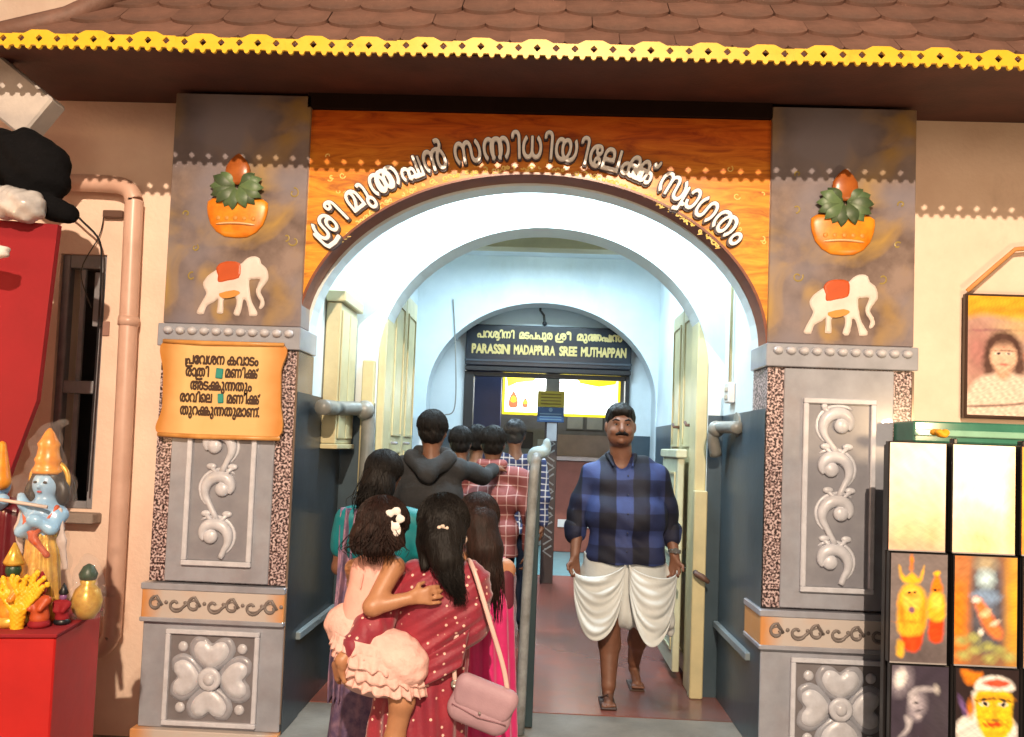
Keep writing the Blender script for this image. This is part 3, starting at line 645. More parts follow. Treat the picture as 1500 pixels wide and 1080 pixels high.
# ================================================================ ROOF
rf = thing('tiled_roof', 'terracotta fish-scale tiled eave roof with yellow lace trim above the entrance', 'roof', (0, 3.4, 3.31))
PT = R(50); cs_, sn_ = math.cos(PT), math.sin(PT); TW, RS = .2365, .172
def tile_mb():
    mb = MB(); pts = [(-TW/2*.998, .24), (-TW/2*.998, .075)] + [(-TW/2*.998*math.cos(PI*i/12), .075-.068*math.sin(PI*i/12)) for i in range(1, 12)] + [(TW/2*.998, .075), (TW/2*.998, .24)]
    n = len(pts); th = .016
    v = [(x, s*cs_-th*sn_, s*sn_+th*cs_) for x, s in pts] + [(x, s*cs_, s*sn_) for x, s in pts]   # front face, back face
    f = [tuple(reversed(range(n))), tuple(range(n, 2*n))] + [(i, (i+1) % n, (i+1) % n+n, i+n) for i in range(n)]
    f[0] = tuple(range(n)); f[1] = tuple(range(2*n-1, n-1, -1)); f[2:] = [tuple(reversed(q)) for q in f[2:]]
    return mb.add(v, f)
tile_me = tile_mb().mesh('roof_tile'); tile_me.materials.append(mTile)
for row in range(6):
    for k in range(-11, 12):
        x = k*TW+(.5*TW if row % 2 else 0)-.07+random.uniform(-.003, .003); s = row*RS+.002
        if x < -2.42+s*.8: continue
        o = link('roof_tile', tile_me, None, rf, (x, s*cs_-.004*row*0+random.uniform(-.001, .001), s*sn_), (-R(random.uniform(4.2, 5.4)), 0, R(random.uniform(-.5, .5))))
MB().add([(-2.6, .02, -.02), (3.2, .02, -.02), (3.2, .02+1.2*cs_, -.02+1.2*sn_), (-1.5, .02+1.2*cs_, -.02+1.2*sn_)], [(0, 1, 2, 3)]).build('roof_slab', mSoffit, rf)
MB().tube([(-2.55, -.01, -.02), (-2.2, .16, .19), (-1.45, .62, .95)], .045, 10).build('hip_ridge', mTile, rf, smooth=True)
# lace trim: a plate with diamond holes, waves above, teeth below
def lace():
    P_ = TW; h = .0042; nx = int(round(P_/h)); hx = P_/nx; zs = np.arange(-.055, .07, h); F = np.zeros((len(zs), nx+1))
    for i in range(nx+1):
        x = i*hx
        top = .024+.016*min(1, max(0, 1.25*math.cos(2*PI*(x/P_-.5))+.25)); 
        for j, z in enumerate(zs):
            f = min(top-z, z+.026)
            q = (x/P_*3) % 1-.5; d = (abs(q)*P_/3+abs(z-.003))-.0165; f = min(f, d)
            tt = (x/P_*5) % 1-.5; f = max(f, min(.011-math.hypot(tt*P_/5, z+.031), .02))
            F[j, i] = f
    mb = field_plate(F, 0, -.055, h, -.006, .006); mb.v = [((x/h)*hx, y, z) for x, y, z in mb.v]; return mb
lm = lace(); big = MB(); dz = tl_ = 0
for k in range(-11, 14):
    if k % 2: dz, tl_ = random.uniform(-.0035, .0035), random.uniform(-.006, .006)
    big.add([(x+k*TW, y+(k % 2)*.0015, z+dz+tl_*(x+(k % 2)*TW-TW)) for x, y, z in lm.v], lm.f)
big.build('lace_trim', mYellow, rf, (0.05, -.045, -.02))
for x in np.arange(-2.5, 3.1, .6): MB().box(x, x+.02, -.038, .01, .0, .02).build('trim_bracket', mSoffit, rf)
MB().add([(-2.75, -.0, -.002), (3.2, -.0, -.002), (3.2, 1.0, .15), (-2.75, 1.0, .15), (-2.75, .0, .02), (3.2, .0, .02), (3.2, 1.0, .19), (-2.75, 1.0, .19)], [(3, 2, 1, 0), (4, 5, 6, 7), (0, 1, 5, 4), (0, 4, 7, 3), (1, 2, 6, 5)]).build('soffit', mSoffit, rf)
MB().box(-1.26, 1.12, 4.12-3.4, 4.4-3.4, 3.34-3.31, 3.56-3.31).build('gap_shade_strip', mat('dark_gap_shade', (.02, .01, .008), .95, spec=.1), rf)  # near-black strip stands in for the shaded gap between board and soffit
# ================================================================ CORRIDOR FITTINGS
def wall_thing(o, label, kind='thing'): return tag(o, label, 'wall', kind=kind)
a2 = arch_wall(MB(), XL, XR, .15, 3.5, 5.10, 5.34, .0, 1.035, 2.14, .87).build('arched_wall', mWhiteWall)
wall_thing(a2, 'white inner wall with the second round arch, just inside the entrance')
MB().box(XL+.001, -1.036, 5.095, 5.0999, .15, 1.865).build('dado_panel', mDado, a2); MB().box(1.036, XR-.001, 5.095, 5.0999, .15, 1.865).build('dado_panel', mDado, a2)
a3 = arch_wall(MB(), XL, XR, .15, 3.5, 8.0, 8.28, -.005, 1.12, 2.1, .945).build('arched_wall', mWhiteWall)
wall_thing(a3, 'pale blue-white wall with the third arch, framing the black and gold signboard')
w4 = MB().box(-3.2, -.80, 8.45, 8.6, .15, 3.5).box(.905, 3.2, 8.45, 8.6, .15, 3.5).box(-.80, .905, 8.45, 8.6, 2.42, 3.5).build('doorway_wall', mWhiteWall)
wall_thing(w4, 'white wall around the dark doorway under the black and gold signboard')
MB().box(-3.2, -.80, 8.444, 8.4499, .15, 1.78).build('dado_panel', mDado, w4); MB().box(.905, 3.2, 8.444, 8.4499, .15, 1.78).build('dado_panel', mDado, w4)
struct('passage_ceiling', MB().box(-3.2, 3.2, 8.28, 8.45, 3.5, 3.6), mWhiteWall)
MB().box(-1.45, XL-.001, 8.301, 8.449, .15, 3.5).box(XR+.001, 1.33, 8.301, 8.449, .15, 3.5).build('wing', mWhiteWall, w4)
tag(MB().bbox(XL+.002, XR-.002, 6.4, 6.56, 3.2, 3.36).build('ceiling_beam', mCream), 'cream cross beam under the corridor ceiling, seen through the top of the second arch', 'beam', kind='thing')
# cream cabinet on the left wall
cb = thing('wall_cabinet', 'tall cream wooden cabinet with a sloping cornice on the left corridor wall', 'cabinet', (XL+.006, 4.62, 1.575))
MB().bbox(0, .085, 0, .40, .03, .84).build('body', mCream, cb)
MB().bbox(0, .115, -.03, .44, .842, .905, .006).build('cornice', mCream, cb); MB().bbox(0, .10, -.01, .41, 0, .028).build('base', mCream, cb)
MB().bbox(.086, .094, .02, .19, .06, .80).build('door', mCream, cb); MB().bbox(.086, .094, .21, .38, .06, .80).build('door', mCream, cb)
# door frames and leaves at the second arch
for sx, nm, lab in ((-1, 'L', 'cream panelled double door folded back against the left of the second arch'), (1, 'R', 'cream door with a brown latch standing open right of the walking man')):
    d = thing('panelled_door', lab, 'door', (0, 0, .15))
    if sx < 0:
        MB().bbox(-1.115, -1.04, 5.035, 5.094, 0, 1.98, .006).build('frame_post', mCream, d)
        MB().bbox(-1.034, -.985, 5.12, 5.33, 0, 2.35, .006).build('frame_post', mCream, d)
        x = -1.03; 
        for j, (ya, yb) in enumerate(((5.36, 5.84), (5.86, 6.34))):
            lf = MB().bbox(x, x+.04, ya, yb, .03, 2.55, .004).build('leaf', mCream, d)
            for za, zb in ((.15, .72), (.82, 1.42), (1.52, 2.42)):
                frame = MB().box(x+.041, x+.05, ya+.07, ya+.085, za, zb).box(x+.041, x+.05, yb-.085, yb-.07, za, zb).box(x+.041, x+.05, ya+.0851, yb-.0851, za, za+.015).box(x+.041, x+.05, ya+.0851, yb-.0851, zb-.015, zb)
                frame.build('panel_moulding', mCream, lf)
            MB().tube([(x+.045, ya+.05, 1.47), (x+.075, ya+.05, 1.47), (x+.075, ya+.10, 1.47)], .01, 6).build('latch', mGreyMetal, lf, smooth=True)
    else:
        MB().bbox(.965, 1.034, 5.115, 5.33, 0, 2.30, .006).build('frame_post', mCream, d)
        MB().bbox(.955, 1.034, 5.04, 5.114, 0, 1.25, .006).build('frame_post', mCream, d)
        for j, (ya, yb) in enumerate(((5.36, 5.84), (5.86, 6.3))):
            lf = MB().bbox(1.0, 1.04, ya, yb, .03, 2.5, .004).build('leaf', mCream, d)
            for za, zb in ((.15, .72), (.82, 1.42), (1.52, 2.4)):
                MB().box(.99, .999, ya+.07, ya+.085, za, zb).box(.99, .999, yb-.085, yb-.07, za, zb).box(.99, .999, ya+.0851, yb-.0851, za, za+.015).box(.99, .999, ya+.0851, yb-.0851, zb-.015, zb).build('panel_moulding', mCream, lf)
            MB().tube([(1.0, ya+.06, 1.66), (.96, ya+.06, 1.66), (.96, ya+.11, 1.68)], .011, 6).build('latch', mat('rust_brown', (.12, .06, .04), .6), lf, smooth=True)
        hl_ = MB().bbox(.90, .945, 5.36, 6.0, .07, 1.44, .006).bbox(.885, .96, 5.34, 6.02, 1.442, 1.50, .008).build('half_leaf', mat('pale_green_cream', (.50, .52, .38), .4), d)
        for za, zb in ((.2, .7), (.8, 1.35)): MB().box(.89, .899, 5.42, 5.435, za, zb).box(.89, .899, 5.92, 5.935, za, zb).box(.89, .899, 5.4351, 5.9199, za, za+.015).box(.89, .899, 5.4351, 5.9199, zb-.015, zb).build('panel_moulding', mCream, hl_)
        MB().tube([(.97, 5.03, .76), (.97, 4.99, .755), (1.0, 4.97, .74), (1.04, 4.965, .71)], [.016, .018, .02, .012], 8).build('bolt', mat('rust_brown', (.12, .06, .04), .6), d, smooth=True)
# grey pipe hand rails
for sx, lab in ((-1, 'thick grey pipe rail bending down beside the cream cabinet on the left'), (1, 'thick grey pipe rail end on the right corridor wall')):
    t = thing('pipe_rail', lab, 'rail', (0, 0, 0), group='grey pipe rails on the corridor walls')
    x = sx*1.06+(-.09 if sx < 0 else -.02)
    if sx < 0: MB().tube(spline([(-1.17, 4.35, 1.80), (-1.16, 4.7, 1.81), (-1.10, 4.95, 1.82), (-1.06, 4.99, 1.78), (-1.055, 5.0, 1.66), (-1.06, 5.0, 1.2)], 5), .043, 12).build('pipe', mPipeGrey, t, smooth=True); MB().ball((-1.07, 4.955, 1.815), .06, 12).build('elbow', mPipeGrey, t, smooth=True)
    else: MB().tube(spline([(1.10, 4.6, 1.78), (1.08, 4.8, 1.785), (1.045, 4.9, 1.78), (1.03, 4.92, 1.73), (1.06, 4.96, 1.62)], 5), .036, 12).build('pipe', mPipeGrey, t, smooth=True); MB().ball((1.045, 4.9, 1.775), .05, 12).build('elbow', mPipeGrey, t, smooth=True)
    MB().lathe([(.07, 0), (.07, .012)], n=14).build('wall_flange', mPipeGrey, t, (XL+.006 if sx < 0 else XR-.006, 4.7, 1.80), (0, sx*-PI/2, 0))
# queue barrier
qb = thing('queue_barrier', 'pale worn queue barrier with dark steel panels between the queue and the walking man', 'barrier', (-.03, 4.3, .15))
mBarr = mat('worn_white_paint', (.27, .30, .31), .5, (.14, .145, .145), 11, bump=.3, fac=(.3, .62))
MB().tube(spline([(-.02, 0, 0), (-.01, .0, .7), (.005, 0, 1.25), (.012, .02, 1.38), (.02, .10, 1.43), (.02, .6, 1.43), (.02, 1.6, 1.42)], 6), .026, 10).build('rail', mBarr, qb, smooth=True)
mDS = mat('dark_teal_steel', (.02, .045, .055), .35)
for i in range(2): MB().bbox(.0, .03, .12+i*.78, .86+i*.78, .06+.0*i, 1.34, .004).build('panel', mDS, qb)
for y in (.1, .88, 1.6): MB().bbox(.0, .045, y, y+.035, 0, 1.42, .004).build('post', mDS, qb)
kn = Form().ell((0, 0, 0), (.05, .05, .035)).ell((.04, .02, .03), (.025, .03, .05)).ell((-.03, .0, -.03), (.035, .03, .045))
tag(kn.build('cloth_knot', mat('pale_blue_cloth', (.30, .42, .48), .8), None, .008, loc=(.0, 4.42, 1.60)), 'pale blue cloth knotted on the top end of the queue barrier', 'cloth', kind='thing')
# ---------------------------------------------------------------- black and gold signboard
sg = thing('name_signboard', 'long black signboard with gold lettering in two rows over the inner doorway', 'sign', (.057, 8.33, 2.63))
MB().bbox(-.845, .845, 0, .11, -.185, .235, .006).build('board', mNavyBoard, sg); MB().bbox(-.845, .845, .01, .13, -.24, -.19, .005).build('lower_rail', mBlack, sg)
MB().bbox(-.85, .85, -.012, -.001, -.145, -.125, .002).build('light_strip', mat('slate', (.05, .07, .09), .3), sg)
for tk, x, wd in ((['പ', 'റ', ['ശ', 'VA'], 'ി', 'ന', 'ി'], -.54, .38), (['മ', 'ട', 'പ', ['പ', 'ു'], 'ര'], -.13, .34), ([['ശ', 'RA', 'ീ']], .155, .15), ([['മ', 'ു'], 'tta', 'ppa', 'ൻ'], .52, .46)):
    text_line(tk, .115, x, .10, -.008, .0, wd, h=.045, bold=.04).build('gold_writing', mGold, sg)
for word, x, wd in (('PARASSINI', -.585, .39), ('MADAPPURA', -.14, .42), ('SREE', .205, .18), ('MUTHAPPAN', .565, .46)):
    text_line(list(word), .13, x, -.06, -.008, .0, wd, h=.05, bold=.045, gap=.06).build('gold_writing', mGold, sg)
df = thing('dark_doorway_frame', 'black steel doorway frame below the gold-lettered signboard', 'door frame', (0, 8.40, .15))
MB().bbox(-.795, -.70, 0, .15, 0, 2.235).build('jamb', mBlack, df); MB().bbox(.86, .90, 0, .15, 0, 2.235).build('jamb', mBlack, df)
MB().bbox(-.699, .859, .01, .1, 2.19, 2.235).build('head', mBlack, df)
# ---------------------------------------------------------------- far hall
mHall = mat('hall_wall', (.30, .27, .25), .7); mNavyWall = mat('navy_partition', (.012, .02, .075), .4)
struct('far_wall', MB().box(-3.2, 3.2, 13, 13.15, .1, 3.1), mHall); struct('hall_wall_left', MB().box(-3.3, -3.2, 8.6, 13, .1, 3.1), mHall); struct('hall_wall_right', MB().box(3.2, 3.3, 8.6, 13, .1, 3.1), mHall)
struct('hall_ceiling', MB().box(-3.2, 3.2, 8.6, 13, 3.0, 3.1), mWhiteWall)
tag(MB().bbox(-1.6, -.47, 9.6, 9.7, .15, 2.75).build('navy_partition', mNavyWall), 'dark navy partition board left of the bright light box', 'partition', kind='thing')
lb = thing('light_box', 'glowing white light box sign with yellow border in the far hall', 'light box', (.27, 11, 2.345))
MB().bbox(-.79, .79, 0, .12, -.29, .285).build('case', mat('yellow_frame', (.8, .6, .0), .4, emit=(1, .72, .02), es=.55), lb)
MB().box(-.755, .755, -.004, -.0, -.255, .255).build('panel', mat('lit_panel', (.8, .8, .75), .5, emit=(1, .98, .88), es=1.5), lb)
ylw = mat('lit_yellow_print', (.8, .55, 0), .5, emit=(1, .68, .0), es=.8); rd = mat('lit_red_print', (.6, .06, .01), .5, emit=(.8, .08, .02), es=.7); 
filled([(-.75, .25), (-.3, .25), (-.38, .17), (-.6, .14), (-.72, .08)], -.008, -.004, .012).build('yellow_patch', ylw, lb)
filled([(.75, .25), (.18, .25), (.25, .16), (.5, .12), (.72, .16)], -.008, -.004, .012).build('yellow_patch', ylw, lb)
for x, z, k in ((-.64, -.10, 1), (-.48, -.13, .6)):
    filled([(x+p*k, z+q*k) for p, q in closed([(-.05, -.09), (.05, -.09), (.06, 0), (.03, .08), (0, .12), (-.03, .08), (-.06, 0)], 3)], -.009, -.004, .01).build('red_figure', rd, lb)
    filled([(x+p*k, z+q*k) for p, q in closed([(-.03, -.02), (.03, -.02), (.03, .03), (0, .06), (-.03, .03)], 3)], -.012, -.0091, .008).build('gold_figure', ylw, lb)
for x0_, x1_ in ((-.32, .0), (.2, .5)): MB().box(x0_, x1_, -.008, -.004, .155, .163).build('red_line', rd, lb)
text_line([['ശ', 'RA', 'ീ'], ' ', ['മ', 'ു'], 'tta', 'ppa', 'ൻ'], .11, .25, .02, -.008, -.004, .62, h=.05, bold=.01).build('orange_writing', mat('lit_orange_print', (.8, .4, .1), .5, emit=(1, .72, .45), es=1.2), lb)
ys = thing('small_notice', 'small yellow and blue notice hanging on the patterned post', 'notice', (.11, 8.96, 2.08))
MB().bbox(-.147, .147, 0, .014, -.01, .165, .003).build('yellow_half', mat('yellow_print', (.45, .36, .03), .5), ys); MB().bbox(-.147, .147, 0, .014, -.175, -.0105, .003).build('blue_half', mat('blue_print', (.03, .09, .22), .5), ys)
for z in (.13, .095, .06, .025): MB().box(-.11, .11, -.002, 0, z-.006, z+.006).build('text_bar', mat('olive_ink', (.2, .14, .02), .6), ys)
for z in (-.085, -.115, -.145): MB().box(-.12, .12, -.002, 0, z-.007, z+.007).build('text_bar', mat('pale_ink', (.18, .3, .42), .6), ys)
MB().lathe([(.0, 0), (.022, 0), (.022, .003), (0, .003)], n=12).build('round_emblem', mat('pale_ink', (.2, .3, .4), .6), ys, (0, 0, -.04), (PI/2, 0, 0))
pp = thing('patterned_post', 'slim dark post with white zigzag carving in the far doorway', 'post', (.125, 9.0, .15))
MB().bbox(-.075, .075, 0, .14, 1.85, 2.75).build('upper_post', mat('beige_post', (.26, .24, .2), .6), pp); MB().bbox(-.07, .07, 0, .14, 0, 1.848).build('shaft', mat('dark_brown_post', (.035, .02, .018), .5), pp)
mChalk = mat('white_carving', (.22, .21, .20), .6)
for i in range(11):
    z = .35+i*.13; s_ = 1 if i % 2 else -1
    MB().tube([(-.045*s_, -.004, z-.06), (.045*s_, -.004, z), (-.045*s_, -.004, z+.06)], .011, 5, flat=.4).build('zigzag', mChalk, pp)
    MB().ball((.02*s_, -.004, z+.02), .013, 6, sy=.4).build('dot', mChalk, pp)
MB().bbox(-.05, .06, -.02, -.003, 1.55, 1.82).build('pale_card', mat('pale_card', (.5, .5, .52), .6), pp)
ct = thing('service_counter', 'red-brown counter with pale top shelf behind the walking man', 'counter', (.65, 11.8, .15))
MB().bbox(-.45, 1.2, 0, .6, 0, 1.30).build('front', mat('red_brown_laminate', (.22, .065, .045), .45), ct); MB().bbox(-.5, 1.25, -.03, .62, 1.302, 1.36).build('top', mat('pinkish_top', (.55, .42, .40), .5), ct)
MB().bbox(-.48, 1.2, .5, .55, 1.361, 1.68).build('back_board', mat('pinkish_top', (.55, .42, .40), .5), ct); 
for x in (-.35, -.05): MB().bbox(x, x+.2, -.02, -.001, .35, .46).build('white_box', mat('white_plastic', (.6, .6, .6), .4), ct)
for x, lab in ((.55, 'left one of the two cream framed notices on the far hall wall'), (.86, 'right one of the two cream framed notices on the far hall wall')):
    t = thing('framed_notice', lab, 'frame', (x, 12.96, 2.08), group='cream framed notices in the far hall')
    MB().bbox(-.14, .14, 0, .03, -.16, .16).build('frame', mat('grey_frame', (.25, .23, .2), .5), t); MB().box(-.12, .12, -.004, -.0, -.14, .14).build('sheet', mat('cream_sheet', (.62, .58, .48), .6), t)
sh = thing('display_cabinet', 'grey cabinet with dark screen behind the queue in the far hall', 'cabinet', (-.15, 12.4, .15)); MB().bbox(-.5, .3, 0, .5, 0, 1.75).build('body', mat('greige', (.3, .28, .25), .5), sh); MB().bbox(-.25, .05, -.03, -.001, 1.45, 1.7).build('screen', mBlack, sh); MB().bbox(.12, .26, -.02, -.001, .9, 1.6).build('poster', mat('white_plastic', (.6, .6, .6), .4), sh)
ff = thing('wall_fan', 'dark ceiling bracket above the signboard in the third arch', 'bracket', (-.04, 8.36, 2.98)); MB().tube([(0, 0, .2), (.0, 0, .05), (.04, -.0, .0), (.05, 0, -.08)], .012, 6).build('arm', mBlack, ff); MB().ball((.05, 0, -.085), .025, 8).build('head', mBlack, ff, smooth=True)
# ================================================================ LEFT SIDE: window, pipe, beam, bundle, backdrop
wd = thing('barred_window', 'grey steel barred window with dark interior in the left wall', 'window', (-2.68, 4.40, 1.2))
for x0_, x1_, z0_, z1_, nm in ((.0, .045, 0, 1.4, 'frame_bar'), (.215, .262, 0, 1.4, 'frame_bar'), (.0455, .2145, 1.325, 1.4, 'frame_bar'), (.0455, .2145, .0, .04, 'frame_bar'), (.0455, .2145, .63, .70, 'rail')): MB().bbox(x0_, x1_, .02, .07, z0_, z1_, .004).build(nm, mGreyMetal, wd)
for z0_, z1_ in ((.041, .629), (.701, 1.324)): MB().bbox(.10, .128, .035, .055, z0_, z1_, .003).build('bar', mGreyMetal, wd)
MB().bbox(.20, .245, -.004, .019, 1.0, 1.3, .003).build('shutter_edge', mGreyMetal, wd); MB().box(-.3, .6, .6, .62, -.4, 1.9).build('black_backing', mBlack, wd)  # black sheet stands in for the unlit interior behind the bars
MB().bbox(.262, .30, -.01, -.0005, .95, 1.03, .003).build('hinge', mat('pinkish_steel', (.35, .2, .16), .5), wd)
tag(MB().bbox(-2.72, -2.36, 4.3, 4.399, 1.13, 1.185, .006).build('window_sill', mat('mortar_grey', (.33, .27, .23), .8, bump=.5)), 'rough grey mortar sill below the barred window', 'sill', kind='thing')
mPipe = mat('peach_painted_pipe', (.70, .46, .36), .35, (.6, .38, .29), 7)
dp = thing('drain_pipe', 'peach painted drain pipe bending down the wall left of the left pillar', 'pipe', (0, 0, 0))
MB().tube(spline([(-2.75, 4.33, 2.975), (-2.42, 4.33, 2.975), (-2.30, 4.33, 2.955), (-2.255, 4.33, 2.89), (-2.25, 4.33, 2.75), (-2.235, 4.33, 1.6), (-2.232, 4.33, .66), (-2.24, 4.33, .53), (-2.30, 4.33, .47), (-2.42, 4.33, .47)], 8), .047, 14).build('pipe', mPipe, dp, smooth=True)
for z in (2.2, .76): MB().tube([(-2.243, 4.33, z), (-2.242, 4.33, z+.05)], .053, 14).build('socket', mPipe, dp, smooth=True)
MB().bbox(-2.44, -2.33, 4.36, 4.399, 2.80, 2.84).build('clamp', mat('rust_brown', (.12, .06, .04), .6), dp)
tag(MB().tube(spline([(-2.44, 4.38, 2.84), (-2.46, 4.38, 2.70), (-2.55, 4.38, 2.5), (-2.48, 4.38, 2.3)], 5), .003, 5).build('thin_wire', mBlack), 'thin dark wire hanging from the pipe clamp on the left wall', 'wire', kind='thing')
tag(MB().tube(spline([(-2.60, 4.30, 2.83), (-2.52, 4.31, 2.76), (-2.43, 4.33, 2.66), (-2.41, 4.33, 2.5), (-2.412, 4.34, 2.2), (-2.418, 4.34, 1.3)], 5), .006, 6).build('black_cable', mBlack), 'black cable running down the right edge of the barred window', 'cable', kind='thing')
bm = MB().bbox(-.55, .145, -.06, .06, -.115, .115, .01).build('white_beam', mat('white_concrete', (.50, .46, .43), .7, (.38, .35, .34), 6, bump=.2), None, (-2.49, 3.7, 3.15), (0, R(37), 0)); tag(bm, 'white slanting beam end under the eave at the far left', 'beam', kind='thing')
bl = Form().ell((-.22, 0, .05), (.34, .14, .15), .04).ell((.10, -.02, -.02), (.14, .12, .17), .05).cone((.04, -.02, .08), (.15, -.02, .02), .10, .08, .05).cone((.14, -.05, -.16), (.265, -.05, -.195), .06, .052, .03)
bl.do(lambda F, X, Y, Z: F+.007*np.sin(X*30+Z*44+2*np.sin(X*12))+.004*np.sin(Z*90-X*50+Y*40))
tag(bl.build('black_sack', mat('black_cloth', (.006, .006, .007), 1, bump=.4, spec=.1), None, .014, loc=(-2.43, 3.62, 2.80)), 'black cloth bundle lying on top of the red backdrop at the left', 'sack', kind='thing')
pr_ = Form().cone((-.4, 0, .04), (.20, 0, -.035), .075, .08, flat=((0, 0, 1), .9)).do(lambda F, X, Y, Z: F+.004*np.sin(X*60+Z*70)+.003*np.sin(X*133-Z*110+2*np.sin(X*40)))
tag(pr_.build('plastic_roll', mat('white_plastic_film', (.55, .53, .52), .22, (.4, .38, .38), 14, bump=.5, bsc=18), None, .01, loc=(-2.47, 3.45, 2.63)), 'crumpled white plastic roll under the black bundle', 'roll', kind='thing')
mRed = mat('red_cloth_panel', (.27, .003, .010), .8, (.22, .003, .008), 2, bump=.1, bsc=12)
tag(MB().prismY([(-3.6, .3), (-2.36, .3), (-2.335, 1.0), (-2.31, 1.40), (-2.20, 1.75), (-2.155, 2.53), (-3.6, 2.60)], 3.5, 3.53).build('red_backdrop', mRed), 'tall red backdrop panel behind the blue statue', 'panel', kind='thing')
fp = Form().cone((-.12, 0, .03), (.07, 0, 0), .05, .032, flat=((0, 0, 1), .6)).cone((-.1, 0, 0), (.06, -.01, -.03), .04, .02, flat=((0, 0, 1), .5)).do(lambda F, X, Y, Z: F+.004*np.sin(Z*180+X*20))
tag(fp.build('folded_paper', mat('white_paper', (.72, .68, .64), .7), None, .008, loc=(-2.33, 3.3, 2.36)), 'folded white paper bundle hanging before the red backdrop', 'paper', kind='thing')
rb = thing('red_display_box', 'bright red covered display box at the lower left under the statue', 'display box', (-1.697, 2.9, 0), R(10.7))
MB().bbox(-1.0, 0, 0, .47, .0, .885, .006).build('box', mat('bright_red_cover', (.50, .010, .008), .5, (.42, .007, .006), 4, bump=.1, bsc=15), rb); MB().bbox(-1.0, .006, -.006, .476, .886, .9, .003).build('top_sheet', mRed, rb)
# statue
st = thing('blue_flute_statue', 'blue-skinned flute-playing statue in clear plastic with orange crown on the red box', 'statue', (-1.90, 3.12, .90), R(0))
mBlue = mat('blue_statue_skin', (.30, .50, .72), .3, (.24, .43, .66), 20); mSaff = mat('saffron_paint', (.72, .30, .03), .3, (.6, .2, .02), 30); mHairS = mat('statue_black', (.02, .015, .015), .4); mGoldP = mat('gold_paint', (.75, .47, .08), .28, (.6, .3, .04), 40, metal=.3)
Form().ell((0, 0, .515), (.05, .046, .058)).cone((0, 0, .47), (0, 0, .44), .018, .022).cone((-.05, 0, .40), (.055, 0, .40), .03, .03, .03).cone((0, 0, .40), (-.005, 0, .30), .064, .05, .03).cone((-.06, 0, .40), (-.055, -.05, .335), .024, .02).cone((-.055, -.05, .335), (.02, -.08, .385), .02, .016).cone((.065, 0, .40), (.06, -.05, .35), .024, .02).cone((.06, -.05, .35), (.0, -.085, .39), .02, .016).cone((-.05, -.06, .44), (-.065, -.05, .47), .016, .014).cone((-.03, -.04, .40), (-.055, -.055, .445), .018, .015).cone((.0, -.042, .515), (0, -.05, .508), .007, .008, .008).build('body', mBlue, st, .0055)
for x in (-.018, .020): MB().ball((x, -.0435, .524), .0085, 6, sy=.5, sz=.6).build('eye', mHairS, st, smooth=True)
MB().ball((.001, -.0455, .488), .010, 6, sy=.4, sz=.45).build('lips', mat('statue_red', (.45, .03, .03), .3), st, smooth=True)
Form().ell((0, .016, .535), (.066, .05, .06)).ell((-.062, .01, .48), (.026, .024, .05)).ell((.062, .01, .48), (.026, .024, .05)).ell((0, -.055, .505), (.043, .042, .055), .008, sub=True).build('hair', mHairS, st, .0055)
MB().lathe([(.052, 0), (.056, .012), (.05, .02), (.045, .04), (.05, .055), (.042, .07), (.038, .10), (.042, .115), (.03, .135), (.018, .16), (.004, .178)], n=18, sy=.9).build('crown', mSaff, st, (0, .0, .555), smooth=True)
MB().lathe([(.075, 0), (.085, .012), (.075, .022), (.06, .012)], n=24).build('halo', mGoldP, st, (0, .03, .53), (PI/2, 0, 0), True)
Form().cone((0, 0, .31), (0, 0, .04), .055, .075, .02).cone((.03, -.02, .25), (.05, -.03, .03), .035, .04).do(lambda F, X, Y, Z: F+.004*np.sin(np.arctan2(Y, X)*14+Z*9)).do(lambda F, X, Y, Z: np.maximum(F, .005-Z)).build('robe', mGoldP, st, .0065)
Form().path([(-.06, -.03, .43), (-.03, -.06, .36), (.01, -.06, .30), (.05, -.05, .25)], .012).path([(.06, -.02, .43), (.03, -.06, .36), (-.01, -.06, .31)], .010).build('garland', mat('garland_red', (.5, .08, .02), .5), st, .006)
MB().tube([(-.17, -.08, .46), (.06, -.085, .435)], .007, 8).build('flute', mat('flute', (.6, .5, .45), .4), st, smooth=True)
Form().path([(.07, -.02, .42), (.085, -.02, .3), (.10, -.01, .2)], [.012, .016, .012], .01, flat=((0, 1, 0), .5)).path([(-.075, -.02, .42), (-.085, -.02, .34), (-.08, -.01, .25)], [.012, .016, .012], .01, flat=((0, 1, 0), .5)).build('sash', mat('pale_sash', (.5, .42, .4), .5), st, .006)
MB().lathe([(.09, 0), (.095, .01), (.085, .03), (.08, .035)], n=20).build('base', mSaff, st, (0, 0, .002), smooth=True)
def film(name='clear_film'):
    m = bpy.data.materials.new(name); m.use_nodes = True; n, l = nodes(m); b = n['Principled BSDF']; b.inputs['Base Color'].default_value = (.8, .75, .75, 1); b.inputs['Roughness'].default_value = .06
    t = n.new('ShaderNodeTexNoise'); t.inputs['Scale'].default_value = 22; t.inputs['Distortion'].default_value = 2; bp = n.new('ShaderNodeBump'); bp.inputs['Strength'].default_value = .9; bp.inputs['Distance'].default_value = .02
    l.new(t.outputs[0], bp.inputs['Height']); l.new(bp.outputs[0], b.inputs['Normal'])
    tr = n.new('ShaderNodeBsdfTransparent'); mx = n.new('ShaderNodeMixShader'); mx.inputs[0].default_value = .09; l.new(tr.outputs[0], mx.inputs[1]); l.new(b.outputs[0], mx.inputs[2]); l.new(mx.outputs[0], n['Material Output'].inputs[0]); return m
mFilm = film()
